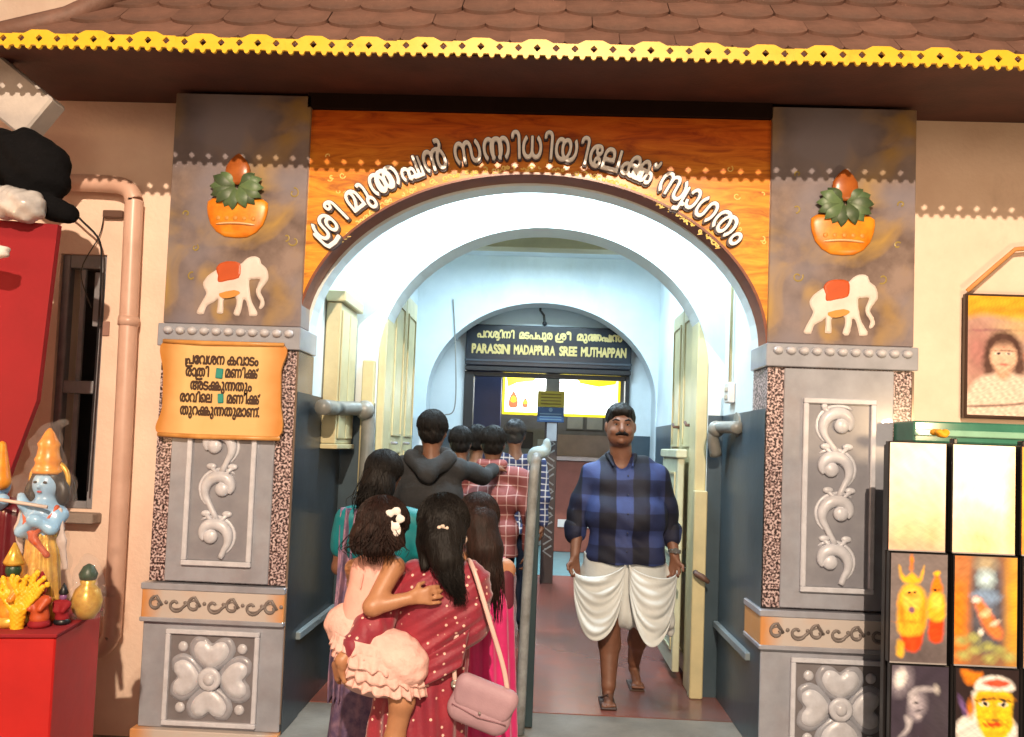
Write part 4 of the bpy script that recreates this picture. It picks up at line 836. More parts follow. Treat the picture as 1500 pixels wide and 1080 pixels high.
Form().cone((0, 0, .10), (-.005, 0, .68), .105, .05, .03).cone((-.015, .0, .70), (.035, .0, .755), .04, .022, .03).cone((-.04, 0, .5), (.04, 0, .5), .075, .075, .04).do(lambda F, X, Y, Z: F+.009*np.sin(X*70+Z*24)+.007*np.sin(Z*60-X*45+Y*30)).do(lambda F, X, Y, Z: np.maximum(F, .003-Z)).build('plastic_wrap', mFilm, st, .01)
# second statue cut by the frame edge and small idols
s2 = thing('wrapped_maroon_statue', 'maroon-robed blue-handed statue in plastic at the left frame edge', 'statue', (-2.075, 3.18, .90))
Form().cone((0, 0, .38), (0, 0, .03), .075, .09, .02).do(lambda F, X, Y, Z: F+.004*np.sin(np.arctan2(Y, X)*12)).do(lambda F, X, Y, Z: np.maximum(F, .005-Z)).build('robe', mat('maroon', (.11, .008, .015), .3), s2, .008)
Form().cone((-.02, -.05, .43), (.02, -.08, .45), .035, .024).ell((-.05, 0, .5), (.04, .04, .05)).build('hands', mBlue, s2, .007); Form().cone((-.03, -.03, .52), (-.05, 0, .66), .04, .015).build('crown', mSaff, s2, .008)
def idol(name, lab, x, y, H, cols, cat='figurine', kind_=0):
    t = thing(name, lab, cat, (x, y, .901), group='small idols and vessels on the red box')
    k = H/.2
    MB().lathe([(.035*k, 0), (.04*k, .012*k), (.03*k, .03*k)], n=14).build('base', cols[2], t, smooth=True)
    Form().cone((0, 0, .035*k), (0, 0, .10*k), .034*k, .022*k).cone((-.03*k, -.01*k, .1*k), (.03*k, -.01*k, .1*k), .012*k, .012*k).cone((.03*k, -.01*k, .1*k), (.02*k, -.035*k, .07*k), .01*k, .009*k).cone((-.03*k, -.01*k, .1*k), (-.02*k, -.035*k, .07*k), .01*k, .009*k).build('body', cols[0], t, .005)
    Form().ell((0, 0, .135*k), (.018*k, .018*k, .021*k)).build('head', cols[1], t, .004)
    MB().lathe([(.02*k, 0), (.024*k, .008*k), (.014*k, .03*k), (.003*k, .055*k)], n=12).build('crown', cols[2], t, (0, 0, .147*k), smooth=True)
    return t
idol('small_idol', 'small golden seated idol with green-black face before the blue statue', -1.925, 2.99, .30, (mSaff, mat('dark_green', (.02, .06, .03), .4), mGoldP))
idol('small_idol', 'pale orange idol at the left front of the red box', -1.985, 2.96, .20, (mSaff, mGoldP, mat('pale_peach', (.7, .4, .25), .4)))
idol('small_idol', 'dark little idol at the very left edge of the red box', -2.05, 2.95, .24, (mBlack, mGoldP, mat('dark_green', (.02, .06, .03), .4)))
idol('small_idol', 'red and violet wrapped idol right of the yellow sprays', -1.815, 2.99, .2, (mat('garland_red', (.5, .08, .02), .5), mat('statue_red', (.45, .03, .03), .3), mRed))
idol('small_idol', 'small dark red idol near the right corner of the red box', -1.765, 3.05, .15, (mRed, mat('violet', (.25, .1, .25), .3), mBlack))
ps = thing('brass_pot', 'round brass pot wrapped in plastic at the right end of the red box', 'pot', (-1.735, 3.16, .901)); 
MB().lathe([(.03, 0), (.05, .03), (.058, .07), (.045, .11), (.025, .13), (.03, .145), (.02, .15)], n=20).build('pot', mGoldP, ps, smooth=True); MB().lathe([(.03, .15), (.035, .17), (.02, .2), (.004, .21)], n=14).build('lid', mat('dark_green', (.02, .06, .03), .4), ps, smooth=True)
Form().cone((0, 0, .05), (0, 0, .2), .07, .045, .02).do(lambda F, X, Y, Z: F+.006*np.sin(X*90+Z*50)).do(lambda F, X, Y, Z: np.maximum(F, .003-Z)).build('plastic_wrap', mFilm, ps, .009)
sp = thing('yellow_spray', 'bright yellow fan-shaped bunch of straw flowers on the red box', 'ornament', (-1.875, 2.955, .901)); f = Form().cone((0, 0, .0), (0, 0, .06), .022, .028)
for i in range(8):
    an = R(-40+11.5*i); L = .13+.03*random.random(); dy = random.uniform(-.02, .02)
    f.cone((0, 0, .03), (L*math.sin(an)*.9, dy, .04+L*math.cos(an)), .008, .010, .002)
    for q_ in range(3): f.ell((L*math.sin(an)*(.6+.2*q_)+.006*(-1)**q_, dy, .05+L*math.cos(an)*(.6+.2*q_)), (.010, .009, .012), .003)
f.do(lambda F, X, Y, Z: F+.0025*np.sin(X*400)*np.sin(Z*380)).build('sprays', mat('bright_yellow', (.85, .48, .02), .45), sp, .0045)
# ================================================================ RIGHT SIDE STALL
_pm = bpy.data.materials.new('printed_sheet'); _pm.use_nodes = True
_n, _l = nodes(_pm); _a = _n.new('ShaderNodeAttribute'); _a.attribute_name = 'ink'; _l.new(_a.outputs['Color'], _n['Principled BSDF'].inputs['Base Color']); _n['Principled BSDF'].inputs['Roughness'].default_value = .28; _n['Principled BSDF'].inputs['Coat Weight'].default_value = .3
def printed(w, h, base, layers, parent, y, res=.0028, seed=0, name='print', grain=.12):
    """flat printed picture: soft-edged shapes mixed on a fine sheet; ink stored per point"""
    xs = np.linspace(-w/2, w/2, int(w/res)); zs = np.linspace(-h/2, h/2, int(h/res)); X, Z = np.meshgrid(xs, zs); rr = np.random.RandomState(seed)
    def nz(k):
        g = np.zeros(X.shape)
        for q in range(5): a_, b_, c_ = rr.uniform(-1, 1, 3); f = k*(1.6**q); g += np.sin(X*f*a_*2+Z*f*b_*2+c_*9+1.3*np.sin(X*f*.7*b_+Z*f*a_))/(1.3**q)
        return g/2.5
    n1 = nz(40); C_ = np.array(base)[None, None, :]*(1+grain*n1[..., None]*1.2)
    C_ = C_*np.ones(X.shape+(1,)); wob = nz(90)*.0035
    for kind, pr_, col, soft, amt in layers:
        if kind == 'e':
            cx, cz, rx, rz, ang = pr_; c, s_ = math.cos(ang), math.sin(ang); dx_, dz_ = X-cx, Z-cz; u = (dx_*c+dz_*s_)/rx; v = (-dx_*s_+dz_*c)/rz; d = (1-np.hypot(u, v))*min(rx, rz)+wob
        else:
            P_ = np.array(closed(pr_, 4)); wd_ = np.zeros(X.shape, int); D = np.full(X.shape, 9.)
            for (a0, a1), (b0, b1) in zip(P_, np.roll(P_, -1, 0)):
                cr = (b0-a0)*(Z-a1)-(X-a0)*(b1-a1); wd_ += ((a1 <= Z) & (b1 > Z) & (cr > 0)).astype(int); wd_ -= ((a1 > Z) & (b1 <= Z) & (cr < 0)).astype(int)
                t = np.clip(((X-a0)*(b0-a0)+(Z-a1)*(b1-a1))/((b0-a0)**2+(b1-a1)**2+1e-12), 0, 1); D = np.minimum(D, np.hypot(X-a0-t*(b0-a0), Z-a1-t*(b1-a1)))
            d = np.where(wd_ != 0, D, -D)+wob*.6
        m = (np.clip(d/soft*.5+.5, 0, 1)*amt)[..., None]; tone = (1+.22*nz(70))[..., None]
        C_ = C_*(1-m)+np.array(col)[None, None, :]*tone*m
    C_ = np.clip(C_, .003, .97); nz_, nx_ = X.shape
    me = bpy.data.meshes.new(name); idx = np.arange(nx_*nz_).reshape(nz_, nx_); q = np.stack([idx[:-1, :-1], idx[:-1, 1:], idx[1:, 1:], idx[1:, :-1]], -1).reshape(-1, 4)
    me.from_pydata(np.stack([X.ravel(), np.full(X.size, y), Z.ravel()], 1).tolist(), [], q.tolist()); at = me.color_attributes.new('ink', 'FLOAT_COLOR', 'POINT')
    at.data.foreach_set('color', np.concatenate([C_.reshape(-1, 3), np.ones((X.size, 1))], 1).astype(np.float32).ravel()); me.materials.append(_pm); me.update()
    return link(name, me, None, parent)
mFB = mat('black_frame', (.012, .011, .012), .35)
def pic(x, z, w, h, lab, base, layers, y=3.6, seed=1):
    t = thing('framed_picture', lab, 'picture', (x, y, z), group='picture panels stacked on the rack')
    MB().bbox(-w/2, w/2, .0, .035, -h/2, h/2, .003).build('frame', mFB, t)
    printed(w-.010, h-.010, base, layers, t, -.002, seed=seed)
    MB().box(-w/2+.004, w/2-.006, -.006, -.0001, -h/2+.0, -h/2+.006).build('lower_lip', mat('grey_lip', (.35, .33, .33), .3), t); return t
def P(n, c, r=.35): return mat(n, c, r, tuple(q*.75 for q in c), 30)
O_, Y_, RD, WH, BK = (.85, .24, .015), (.92, .50, .03), (.75, .07, .01), (.9, .86, .82), (.015, .01, .012)
c1, c2 = 1.634, 1.915; w1, w2 = .248, .272; hh = .470
zs_ = (1.478, 1.003, .528); dx = (0, .012, .022)
pic(c1, zs_[0], w1, hh, 'pale orange picture with lamp glare in its colours, top of the left column on the rack', (.93, .84, .72), [('e', (0, -.2, .16, .16, 0), (.88, .48, .26), .09, .95), ('e', (-.07, -.06, .025, .12, .1), (.95, .72, .45), .03, .7), ('e', (.02, -.05, .03, .10, -.1), (.95, .74, .5), .03, .7), ('e', (.08, -.1, .02, .1, 0), (.9, .55, .3), .03, .6), ('e', (0, -.23, .13, .03, 0), (.7, .35, .3), .03, .6)], seed=1)  # bulb glare is put into the print's pale, hazy colours
pic(c2, zs_[0], w2, hh, 'picture painted nearly white with lamp glare, top of the middle column on the rack', (.95, .90, .80), [('e', (-.02, -.2, .14, .13, 0), (.92, .62, .32), .09, .9), ('e', (.125, -.02, .02, .2, 0), (.9, .5, .1), .03, .8), ('e', (-.09, -.12, .03, .1, .1), (.95, .8, .55), .03, .6)], seed=2)  # bulb glare in the colour: base lightened almost to white
fig = [('e', (0, -.2, .14, .06, 0), (.10, .08, .085), .05, .8), ('p', [(-.062, -.17), (.005, -.175), (.018, -.05), (-.07, -.05)], RD, .008, 1), ('p', [(-.085, -.10), (-.05, -.12), (.02, -.10), (.035, .0), (.022, .07), (-.01, .10), (-.05, .10), (-.082, .06), (-.09, -.02)], Y_, .010, 1), ('e', (-.03, .035, .038, .05, 0), (.95, .62, .10), .01, .9), ('p', [(-.085, .18), (-.06, .13), (-.03, .15), (0, .13), (.02, .18), (.005, .11), (-.07, .11)], Y_, .007, 1), ('e', (-.032, .19, .008, .035, 0), O_, .006, .9), ('e', (-.03, .055, .022, .012, 0), O_, .008, .8), ('e', (-.04, .065, .005, .004, 0), BK, .003, 1), ('e', (-.018, .065, .005, .004, 0), BK, .003, 1), ('e', (-.03, -.01, .012, .012, 0), (.15, .05, .2), .006, .9), ('e', (-.07, -.03, .012, .05, .2), O_, .01, .8), ('e', (.02, -.03, .012, .05, -.2), O_, .01, .8), ('e', (-.03, -.06, .045, .008, 0), O_, .006, .8), ('p', [(-.09, -.2), (-.065, -.21), (-.06, -.15), (-.088, -.14)], Y_, .008, .9),
       ('p', [(.045, -.13), (.098, -.135), (.102, -.03), (.05, -.03)], RD, .008, 1), ('p', [(.04, -.04), (.105, -.045), (.11, .04), (.09, .075), (.06, .075), (.04, .04)], Y_, .009, 1), ('e', (.075, .03, .022, .035, 0), (.95, .7, .1), .008, .9), ('p', [(.05, .075), (.1, .075), (.09, .12), (.075, .155), (.06, .12)], O_, .007, 1), ('e', (.068, .08, .004, .003, 0), BK, .003, 1), ('e', (.085, .08, .004, .003, 0), BK, .003, 1), ('e', (.075, .15, .012, .012, 0), Y_, .006, 1)]
pic(c1+dx[1], zs_[1], w1, hh, 'grey picture of two orange-robed crowned dancers, middle row of the left column', (.20, .17, .175), fig, seed=3)
fig2 = [('e', (-.115, -.02, .045, .2, 0), O_, .03, .95), ('e', (.122, -.0, .03, .2, 0), Y_, .03, .9), ('e', (-.11, .18, .05, .05, 0), (.5, .2, .08), .03, .8), ('p', [(-.055, -.14), (.065, -.14), (.06, .19), (0, .22), (-.05, .19)], (.10, .10, .13), .02, 1), ('e', (0, .20, .04, .03, 0), (.45, .38, .25), .02, .9), ('e', (0, .135, .032, .035, 0), (.55, .78, .9), .022, 1), ('e', (0, .06, .052, .028, 0), (.25, .40, .65), .015, .95), ('e', (0, .02, .03, .05, 0), (.18, .25, .4), .02, .8), ('p', [(-.05, .05), (-.02, .05), (.03, -.02), (.075, -.09), (.05, -.12), (-.0, -.08), (-.03, -.02)], (.8, .22, .06), .012, 1), ('e', (-.04, .045, .016, .012, 0), WH, .008, .9), ('e', (0, -.01, .02, .014, .5), (.95, .7, .4), .01, .9), ('e', (.04, -.05, .018, .01, .6), (.9, .75, .6), .008, .9), ('e', (-.02, -.09, .012, .016, 0), WH, .006, .8)]+[('e', (x_, z_, .026, .018, 0), (.42, .44, .14), .012, .95) for x_, z_ in ((-.10, -.13), (-.05, -.115), (-.045, -.165), (.01, -.15), (.06, -.165), (.10, -.19), (-.09, -.19), (.02, -.2))]
pic(c2+dx[1], zs_[1], w2, hh, 'blue haloed seated figure with green fruit, middle row of the middle column', (.30, .15, .08), fig2, seed=4)
fig3 = [('e', (-.08, .17, .035, .05, -.2), (.55, .5, .6), .03, .7), ('e', (-.082, .175, .022, .034, -.2), (.95, .93, .92), .012, 1), ('e', (-.01, .06, .035, .055, -.3), (.42, .38, .45), .016, .9), ('e', (-.028, .09, .02, .03, 0), (.62, .58, .64), .012, .9), ('p', [(-.05, .1), (-.02, .14), (.05, .145), (.075, .12), (.06, .125), (.0, .12)], (.5, .47, .52), .008, .9), ('e', (.07, .135, .012, .02, .3), WH, .008, .7), ('e', (-.015, .075, .010, .005, 0), BK, .004, .9), ('e', (-.0, .045, .014, .004, .3), BK, .004, .8), ('e', (-.005, .02, .012, .008, 0), (.6, .55, .6), .006, .8), ('p', [(-.06, .02), (-.03, .0), (-.05, -.05), (-.09, -.075), (-.055, -.03)], (.6, .57, .62), .010, .9), ('e', (-.07, -.16, .04, .07, 0), (.16, .14, .2), .03, .9), ('e', (.03, -.15, .06, .1, 0), (.05, .035, .05), .04, .9), ('e', (.09, .03, .05, .1, 0), (.07, .06, .08), .04, .8)]
pic(c1+dx[2], zs_[2], w1, hh, 'dark picture with a silver face and white moon, bottom row of the left column', (.05, .04, .065), fig3, seed=5)
fig4 = [('p', [(-.11, .225), (-.05, .215), (-.02, .21), (-.035, .15), (-.06, .16), (-.09, .17)], O_, .010, 1), ('p', [(-.05, .14), (-.06, .05), (-.12, .01), (-.125, -.06), (-.06, -.11), (.04, -.115), (.12, -.07), (.11, .02)], WH, .010, 1), ('p', [(-.055, .15), (-.03, .19), (.03, .205), (.09, .19), (.115, .15), (.05, .13), (-.02, .135)], WH, .008, 1), ('p', [(-.02, .17), (.04, .19), (.095, .175), (.05, .155)], RD, .008, .95), ('p', [(-.045, .13), (.03, .14), (.1, .13), (.105, .04), (.11, .0), (.07, -.06), (.01, -.07), (-.03, -.02), (-.05, .06)], (.93, .62, .02), .008, 1), ('e', (.0, .11, .04, .018, .2), (.9, .35, .02), .01, .8), ('e', (.075, .11, .03, .014, -.2), (.9, .35, .02), .01, .7), ('e', (-.01, .085, .018, .009, 0), WH, .005, .9), ('e', (-.008, .085, .009, .008, 0), BK, .004, 1), ('e', (.065, .085, .018, .009, 0), WH, .005, .9), ('e', (.066, .085, .009, .008, 0), BK, .004, 1), ('e', (-.01, .103, .03, .005, .15), BK, .004, .95), ('e', (.068, .103, .03, .005, -.15), BK, .004, .95), ('e', (.032, .055, .010, .035, 0), (.75, .35, .02), .008, .7), ('e', (.03, .0, .042, .010, .08), RD, .006, 1), ('e', (.03, .018, .03, .006, 0), (.3, .1, .02), .005, .8), ('e', (-.07, .06, .014, .035, 0), O_, .01, .9), ('e', (.03, -.04, .03, .01, 0), (.8, .45, .02), .008, .7), ('e', (-.1, -.17, .02, .05, 0), RD, .015, .95), ('e', (-.1, .07, .008, .03, .4), (.35, .2, .6), .01, .7), ('p', [(-.06, -.12), (0, -.15), (.08, -.14), (.12, -.11), (.1, -.17), (-.03, -.18)], RD, .01, .8), ('e', (.02, -.115, .09, .008, .1), WH, .008, .9)]
pic(c2+dx[2], zs_[2], w2, hh, 'dark picture of a large yellow painted face with a white beard', (.03, .018, .02), fig4, seed=6)
for i in range(3): pic(2.20+.012*i, zs_[i]-.0, .26, hh, ['picture panel with red edge at the top right of the rack', 'picture panel half outside the frame, middle row at the right', 'picture panel half outside the frame, bottom row at the right'][i], [(.75, .2, .08), (.7, .5, .35), (.15, .12, .12)][i], [('e', (-.1, 0, .03, .2, 0), [Y_, O_, (.4, .3, .3)][i], .03, .9), ('e', (.02, 0, .07, .12, 0), [O_, Y_, O_][i], .03, .9)], seed=7+i)
# ---- corridor details
for y0_, e_ in ((4.56, 0), (6.7, 1)):
    t = thing('tube_light', ['white tube light fixed above the entrance arch inside', 'white tube light on the ceiling of the middle corridor bay'][e_], 'lamp', (0, y0_+.15, 3.44)); MB().bbox(-.62, .62, -.03, .03, .02, .058).build('housing', mat('white_plastic', (.6, .6, .6), .4), t); MB().tube([(-.58, 0, .0), (.58, 0, .0)], .014, 10).build('tube', mat('lit_tube', (.8, .9, 1), .4, emit=(.8, .93, 1), es=6), t, smooth=True)
    for x in (-.6, .6): MB().bbox(x-.015, x+.015, -.02, .02, -.02, .019).build('end_cap', mat('white_plastic', (.6, .6, .6), .4), t)
cn = thing('cable_conduit', 'thin cream cable conduit running down the right corridor wall to a switch box', 'conduit', (XR-.02, 4.86, 0)); MB().tube([(0, 0, 2.05), (0, 0, 3.45)], .010, 8).build('conduit', mCream, cn, smooth=True); MB().bbox(-.02, .018, -.06, .06, 1.93, 2.05, .005).build('switch_box', mat('white_plastic', (.6, .6, .6), .4), cn)
for z in (1.965, 2.01): MB().bbox(-.027, -.0205, -.03, .03, z-.012, z+.012, .002).build('switch', mat('ivory_switch', (.5, .46, .38), .4), cn)
tag(MB().tube(spline([(-1.24, 5.085, 3.4), (-.9, 5.085, 3.33), (-.3, 5.085, 3.30), (.4, 5.085, 3.34), (1.1, 5.085, 3.40)], 8), .006, 6).build('hanging_wire', mBlack, smooth=True), 'thin black wire strung across the wall above the second arch', 'wire', kind='thing')
tag(MB().tube(spline([(-.9, 7.985, 3.05), (-.86, 7.985, 2.6), (-.84, 7.985, 2.0), (-.95, 7.985, 1.9)], 8), .006, 6).build('wall_wire', mat('grey_frame', (.25, .23, .2), .5), smooth=True), 'grey wire running down beside the third arch', 'wire', kind='thing')
rk = thing('picture_rack', 'black rack holding the columns of picture panels beside the right pillar', 'rack', (1.95, 3.65, 0))
MB().bbox(-.425, .45, 0, .04, .05, 1.70).build('back_board', mFB, rk); 
for x in (-.16, .13, .42): MB().bbox(x, x+.018, -.04, .0, .0, 1.735).build('upright', mFB, rk)
tag(MB().box(1.56, 2.0, 3.62, 3.645, .29, .30).build('rack_ledge', mFB), 'narrow black ledge under the bottom picture row', 'ledge', kind='thing')
gs = thing('green_shelf', 'glossy green shelf edge above the picture rack on the right', 'shelf', (2.25, 3.9, 1.72)); mGr = mat('green_gloss', (.05, .2, .145), .2, (.035, .15, .11), 6)
MB().bbox(-.5, .8, .0, .42, .0, .10, .008).build('shelf_board', mGr, gs); MB().bbox(-.5, .8, -.014, -.0, .03, .06, .004).build('edge_trim', mat('pale_green_gloss', (.25, .5, .38), .15), gs)
mg = Form(); 
for i in range(7): mg.ell((random.uniform(-.03, .03), random.uniform(-.02, .02), random.uniform(0, .02)), (.018, .018, .014), .006)
tag(mg.build('marigold_head', mat('marigold', (.8, .35, .01), .7), None, .005, loc=(1.80, 3.74, 1.745)), 'tiny yellow marigold on the green shelf corner above the picture gap', 'flower', kind='thing')
po = thing('girl_poster', 'framed poster of a smiling dark-haired girl hanging on the right wall', 'poster', (2.42, 4.34, 2.195))
MB().bbox(-.215, .215, 0, .03, -.33, .325, .004).build('frame', mat('dark_wood_frame', (.06, .03, .02), .35), po)
SK = (.78, .48, .34)
printed(.405, .625, (.52, .34, .27), [('p', [(-.25, .34), (.25, .34), (.25, .20), (.05, .19), (-.1, .215), (-.25, .20)], (.80, .42, .03), .02, 1), ('e', (0, .24, .2, .015, .03), (.85, .25, .03), .015, .6), ('e', (-.02, .135, .13, .007, .02), (.16, .06, .12), .006, .8), ('e', (.1, .15, .12, .05, 0), (.7, .5, .2), .04, .6), ('e', (-.15, .02, .08, .14, 0), (.42, .16, .16), .05, .7),
 ('e', (-.02, .02, .098, .108, 0), (.10, .05, .04), .014, 1), ('e', (-.095, -.06, .028, .06, .2), (.10, .05, .04), .014, .95), ('e', (.065, -.06, .028, .06, -.2), (.10, .05, .04), .014, .95), ('p', [(-.2, -.32), (.17, -.32), (.16, -.17), (.07, -.10), (-.09, -.10), (-.18, -.16)], (.80, .62, .52), .014, 1), ('e', (-.02, -.095, .035, .03, 0), (.66, .38, .26), .012, 1), ('e', (-.018, -.005, .068, .083, 0), SK, .010, 1), ('e', (-.02, .07, .05, .03, 0), (.10, .05, .04), .02, .75), ('e', (-.02, .0, .05, .045, 0), (.86, .58, .44), .03, .5),
 ('e', (-.044, .012, .016, .006, 0), (.85, .8, .75), .004, .9), ('e', (.008, .012, .016, .006, 0), (.85, .8, .75), .004, .9), ('e', (-.044, .012, .008, .006, 0), (.05, .02, .02), .004, 1), ('e', (.008, .012, .008, .006, 0), (.05, .02, .02), .004, 1), ('e', (-.045, .027, .018, .003, .08), (.12, .05, .04), .004, .8), ('e', (.01, .027, .018, .003, -.08), (.12, .05, .04), .004, .8), ('e', (-.018, -.02, .008, .005, 0), (.6, .32, .24), .006, .7), ('e', (-.018, -.045, .022, .006, 0), (.6, .16, .14), .005, .9), ('e', (-.018, .045, .004, .004, 0), (.5, .02, .02), .003, .8),
 ('e', (.16, .0, .06, .05, 0), (.85, .14, .03), .02, 1), ('e', (.17, -.06, .05, .04, 0), (.9, .4, .08), .02, .9), ('e', (.17, -.17, .055, .06, 0), (.08, .07, .13), .015, .95), ('e', (.17, -.26, .05, .05, 0), (.75, .5, .38), .02, .9), ('p', [(-.2, -.265), (0, -.25), (.2, -.225), (.2, -.235), (0, -.262), (-.2, -.275)], (.15, .08, .07), .005, .8)], po, -.002, seed=11)
tag(MB().tube([(2.21, 4.335, 2.53), (2.35, 4.34, 2.66), (2.46, 4.345, 2.76), (2.75, 4.345, 2.80)], .012, 6, flat=.4).build('hanging_ribbon', mat('orange_ribbon', (.7, .32, .10), .6), smooth=True), 'orange ribbon strung on the wall above the girl poster', 'ribbon', kind='thing')
# ================================================================ PEOPLE
mSkin = mat('brown_skin', (.19, .085, .048), .5, (.15, .065, .035), 14, bump=.05, bsc=120); mSkinD = mat('deep_brown_skin', (.19, .085, .05), .55, (.14, .06, .035), 14, bump=.05, bsc=120)
mSkinL = mat('warm_light_brown_skin', (.44, .21, .105), .45, (.37, .17, .085), 14, bump=.04, bsc=120)
mHair = mat('black_hair', (.010, .008, .007), .55, (.004, .003, .003), 70, bump=.5, bsc=170, stretch=(1, 1, .1), spec=.22); mHairB = mat('dark_brown_hair', (.028, .012, .009), .55, (.010, .005, .004), 70, bump=.5, bsc=170, stretch=(1, 1, .1), spec=.25)
mEyeW = mat('eye_white', (.36, .33, .30), .3); mEyeB = mat('eye_dark', (.01, .006, .005), .15)
def stripes(name, base, lines, checks=None, cell=.08, lw=.06, rough=.75, rot=0):
    """woven check: `lines` colour on a grid, or blocks in three tones when checks is given"""
    m = mat(name, base, rough, tuple(c*.85 for c in base), 25, bump=.15, bsc=200); n, l = nodes(m); b = n['Principled BSDF']; tc = n['Texture Coordinate']
    sx = n.new('ShaderNodeSeparateXYZ'); wb = n.new('ShaderNodeTexNoise'); wb.inputs['Scale'].default_value = 5; wa = n.new('ShaderNodeVectorMath'); wa.operation = 'MULTIPLY_ADD'; wa.inputs[1].default_value = (.03, .03, .03)
    l.new(tc.outputs['Object'], wb.inputs[0]); l.new(wb.outputs['Color'], wa.inputs[0]); l.new(tc.outputs['Object'], wa.inputs[2]); l.new(wa.outputs[0], sx.inputs[0])
    base_out = [x for x in n if x.bl_idname == 'ShaderNodeValToRGB'][0].outputs[0]
    def tri(ax):
        a = n.new('ShaderNodeMath'); a.operation = 'DIVIDE'; a.inputs[1].default_value = cell; l.new(sx.outputs[ax], a.inputs[0])
        f = n.new('ShaderNodeMath'); f.operation = 'PINGPONG'; f.inputs[1].default_value = .5 if checks is None else 1; l.new(a.outputs[0], f.inputs[0])
        r = n.new('ShaderNodeMapRange'); r.interpolation_type = 'SMOOTHSTEP'
        if checks is None: r.inputs[1].default_value = lw; r.inputs[2].default_value = lw*.5
        else: r.inputs[1].default_value = .46; r.inputs[2].default_value = .54
        l.new(f.outputs[0], r.inputs[0]); return r.outputs[0]
    cur = base_out
    for ax, col, k in ((0, lines, .8 if checks is None else 1), (2, checks or lines, .8 if checks is None else .8)):
        mx = n.new('ShaderNodeMix'); mx.data_type = 'RGBA'; mx.inputs[7].default_value = (*col, 1); s = n.new('ShaderNodeMath'); s.operation = 'MULTIPLY'; s.inputs[1].default_value = k
        l.new(tri(ax), s.inputs[0]); l.new(s.outputs[0], mx.inputs[0]); l.new(cur, mx.inputs[6])
        if checks is not None: mx.blend_type = 'MULTIPLY'
        cur = mx.outputs[2]
    l.new(cur, b.inputs['Base Color']); return m
mPlaid = stripes('blue_plaid_cloth', (.028, .048, .17), (.11, .12, .17), (.22, .22, .28), .098)
mRedChk = stripes('dusty_red_check_cloth', (.23, .065, .065), (.50, .33, .32), None, .062, .07); mBluChk = stripes('navy_white_check_cloth', (.03, .045, .14), (.6, .6, .65), None, .05, .13)
def dots(name, base, dot, cell=.036, r=.0042, rough=.6, c2=None):
    m = mat(name, base, rough, c2 or tuple(c*.7 for c in base), 7, bump=.2, bsc=90, sheen=.3); n, l = nodes(m); b = n['Principled BSDF']; tc = n['Texture Coordinate']
    v = n.new('ShaderNodeTexVoronoi'); v.inputs['Scale'].default_value = 1/cell; v.inputs['Randomness'].default_value = .45; l.new(tc.outputs['Object'], v.inputs[0])
    q = n.new('ShaderNodeMapRange'); q.inputs[1].default_value = r/cell*1.15; q.inputs[2].default_value = r/cell*.8; l.new(v.outputs['Distance'], q.inputs[0])
    mx = n.new('ShaderNodeMix'); mx.data_type = 'RGBA'; mx.inputs[7].default_value = (*dot, 1); l.new(q.outputs[0], mx.inputs[0])
    l.new([x for x in n if x.bl_idname == 'ShaderNodeValToRGB'][0].outputs[0], mx.inputs[6]); l.new(mx.outputs[2], b.inputs['Base Color']); return m
mSaree = dots('red_dotted_saree', (.29, .015, .032), (.75, .5, .4), .032, .0052, c2=(.20, .009, .03)); mSareeB = mSaree
mPink = mat('pale_pink_dress', (.80, .43, .36), .7, (.72, .37, .32), 12, bump=.3, bsc=40); mRuffle = mat('pink_ruffle_net', (.80, .50, .44), .9, (.72, .42, .37), 20, bump=.8, bsc=38)
mMag = mat('magenta_saree', (.62, .012, .16), .5, (.46, .008, .11), 5, bump=.2, bsc=30, sheen=.3); mTealC = mat('teal_blouse', (.0, .20, .23), .55, (.0, .15, .18), 9); mMauve = mat('mauve_floral_saree', (.24, .15, .22), .7, (.09, .06, .13), 16, fac=(.4, .6))
mHood = mat('charcoal_fleece', (.026, .027, .03), .9, (.017, .018, .02), 12, bump=.3); mNavy = mat('dark_navy_denim', (.012, .018, .04), .8); mMundu = mat('white_cotton_mundu', (.62, .66, .66), .8, (.54, .58, .58), 6, bump=.15, bsc=60)
mBag = mat('dusty_pink_leather', (.42, .26, .30), .6, (.36, .22, .26), 10, bump=.1, bsc=180); mStrap = mat('pale_pink_strap', (.72, .48, .42), .4)
def folds(a=.005, kx=38, kz=6, ph=0): return lambda F, X, Y, Z: F+a*np.sin(X*kx+Y*kx*.7+np.sin(Z*kz+ph)*1.6+ph)+a*.6*np.sin(Z*34+X*17+ph)
def clipz(lo=None, hi=None):
    def fn(F, X, Y, Z):
        if lo is not None: F = np.maximum(F, lo-Z+0*F)
        if hi is not None: F = np.maximum(F, Z-hi+0*F)
        return F
    return fn
def head(F, c, f=1, s=1, jaw=1):
    x, y, z = c
    F.ell(c, (.074*s, .090*s, .102*s), .02).ell((x, y+f*.022*s, z-.052*s), (.057*s*jaw, .062*s, .066*s), .03)
    F.cone((x, y+f*.088*s, z+.002*s), (x, y+f*.104*s, z-.026*s), .010*s, .014*s, .012).cone((x-.035*s, y+f*.076*s, z+.024*s), (x+.035*s, y+f*.076*s, z+.024*s), .011*s, .011*s, .012)
    for e in (-1, 1):
        F.ell((x+e*.030*s, y+f*.092*s, z+.005*s), (.016*s, .011*s, .009*s), .008, sub=True); F.ell((x+e*.038*s, y+f*.068*s, z-.03*s), (.022*s, .02*s, .02*s), .015)
        F.ell((x+e*.077*s, y, z-.008*s), (.010*s, .020*s, .030*s), .008)
    F.ell((x, y+f*.086*s, z-.056*s), (.022*s, .01*s, .008*s), .006).ell((x, y+f*.075*s, z-.085*s), (.02*s, .018*s, .016*s), .015); return F
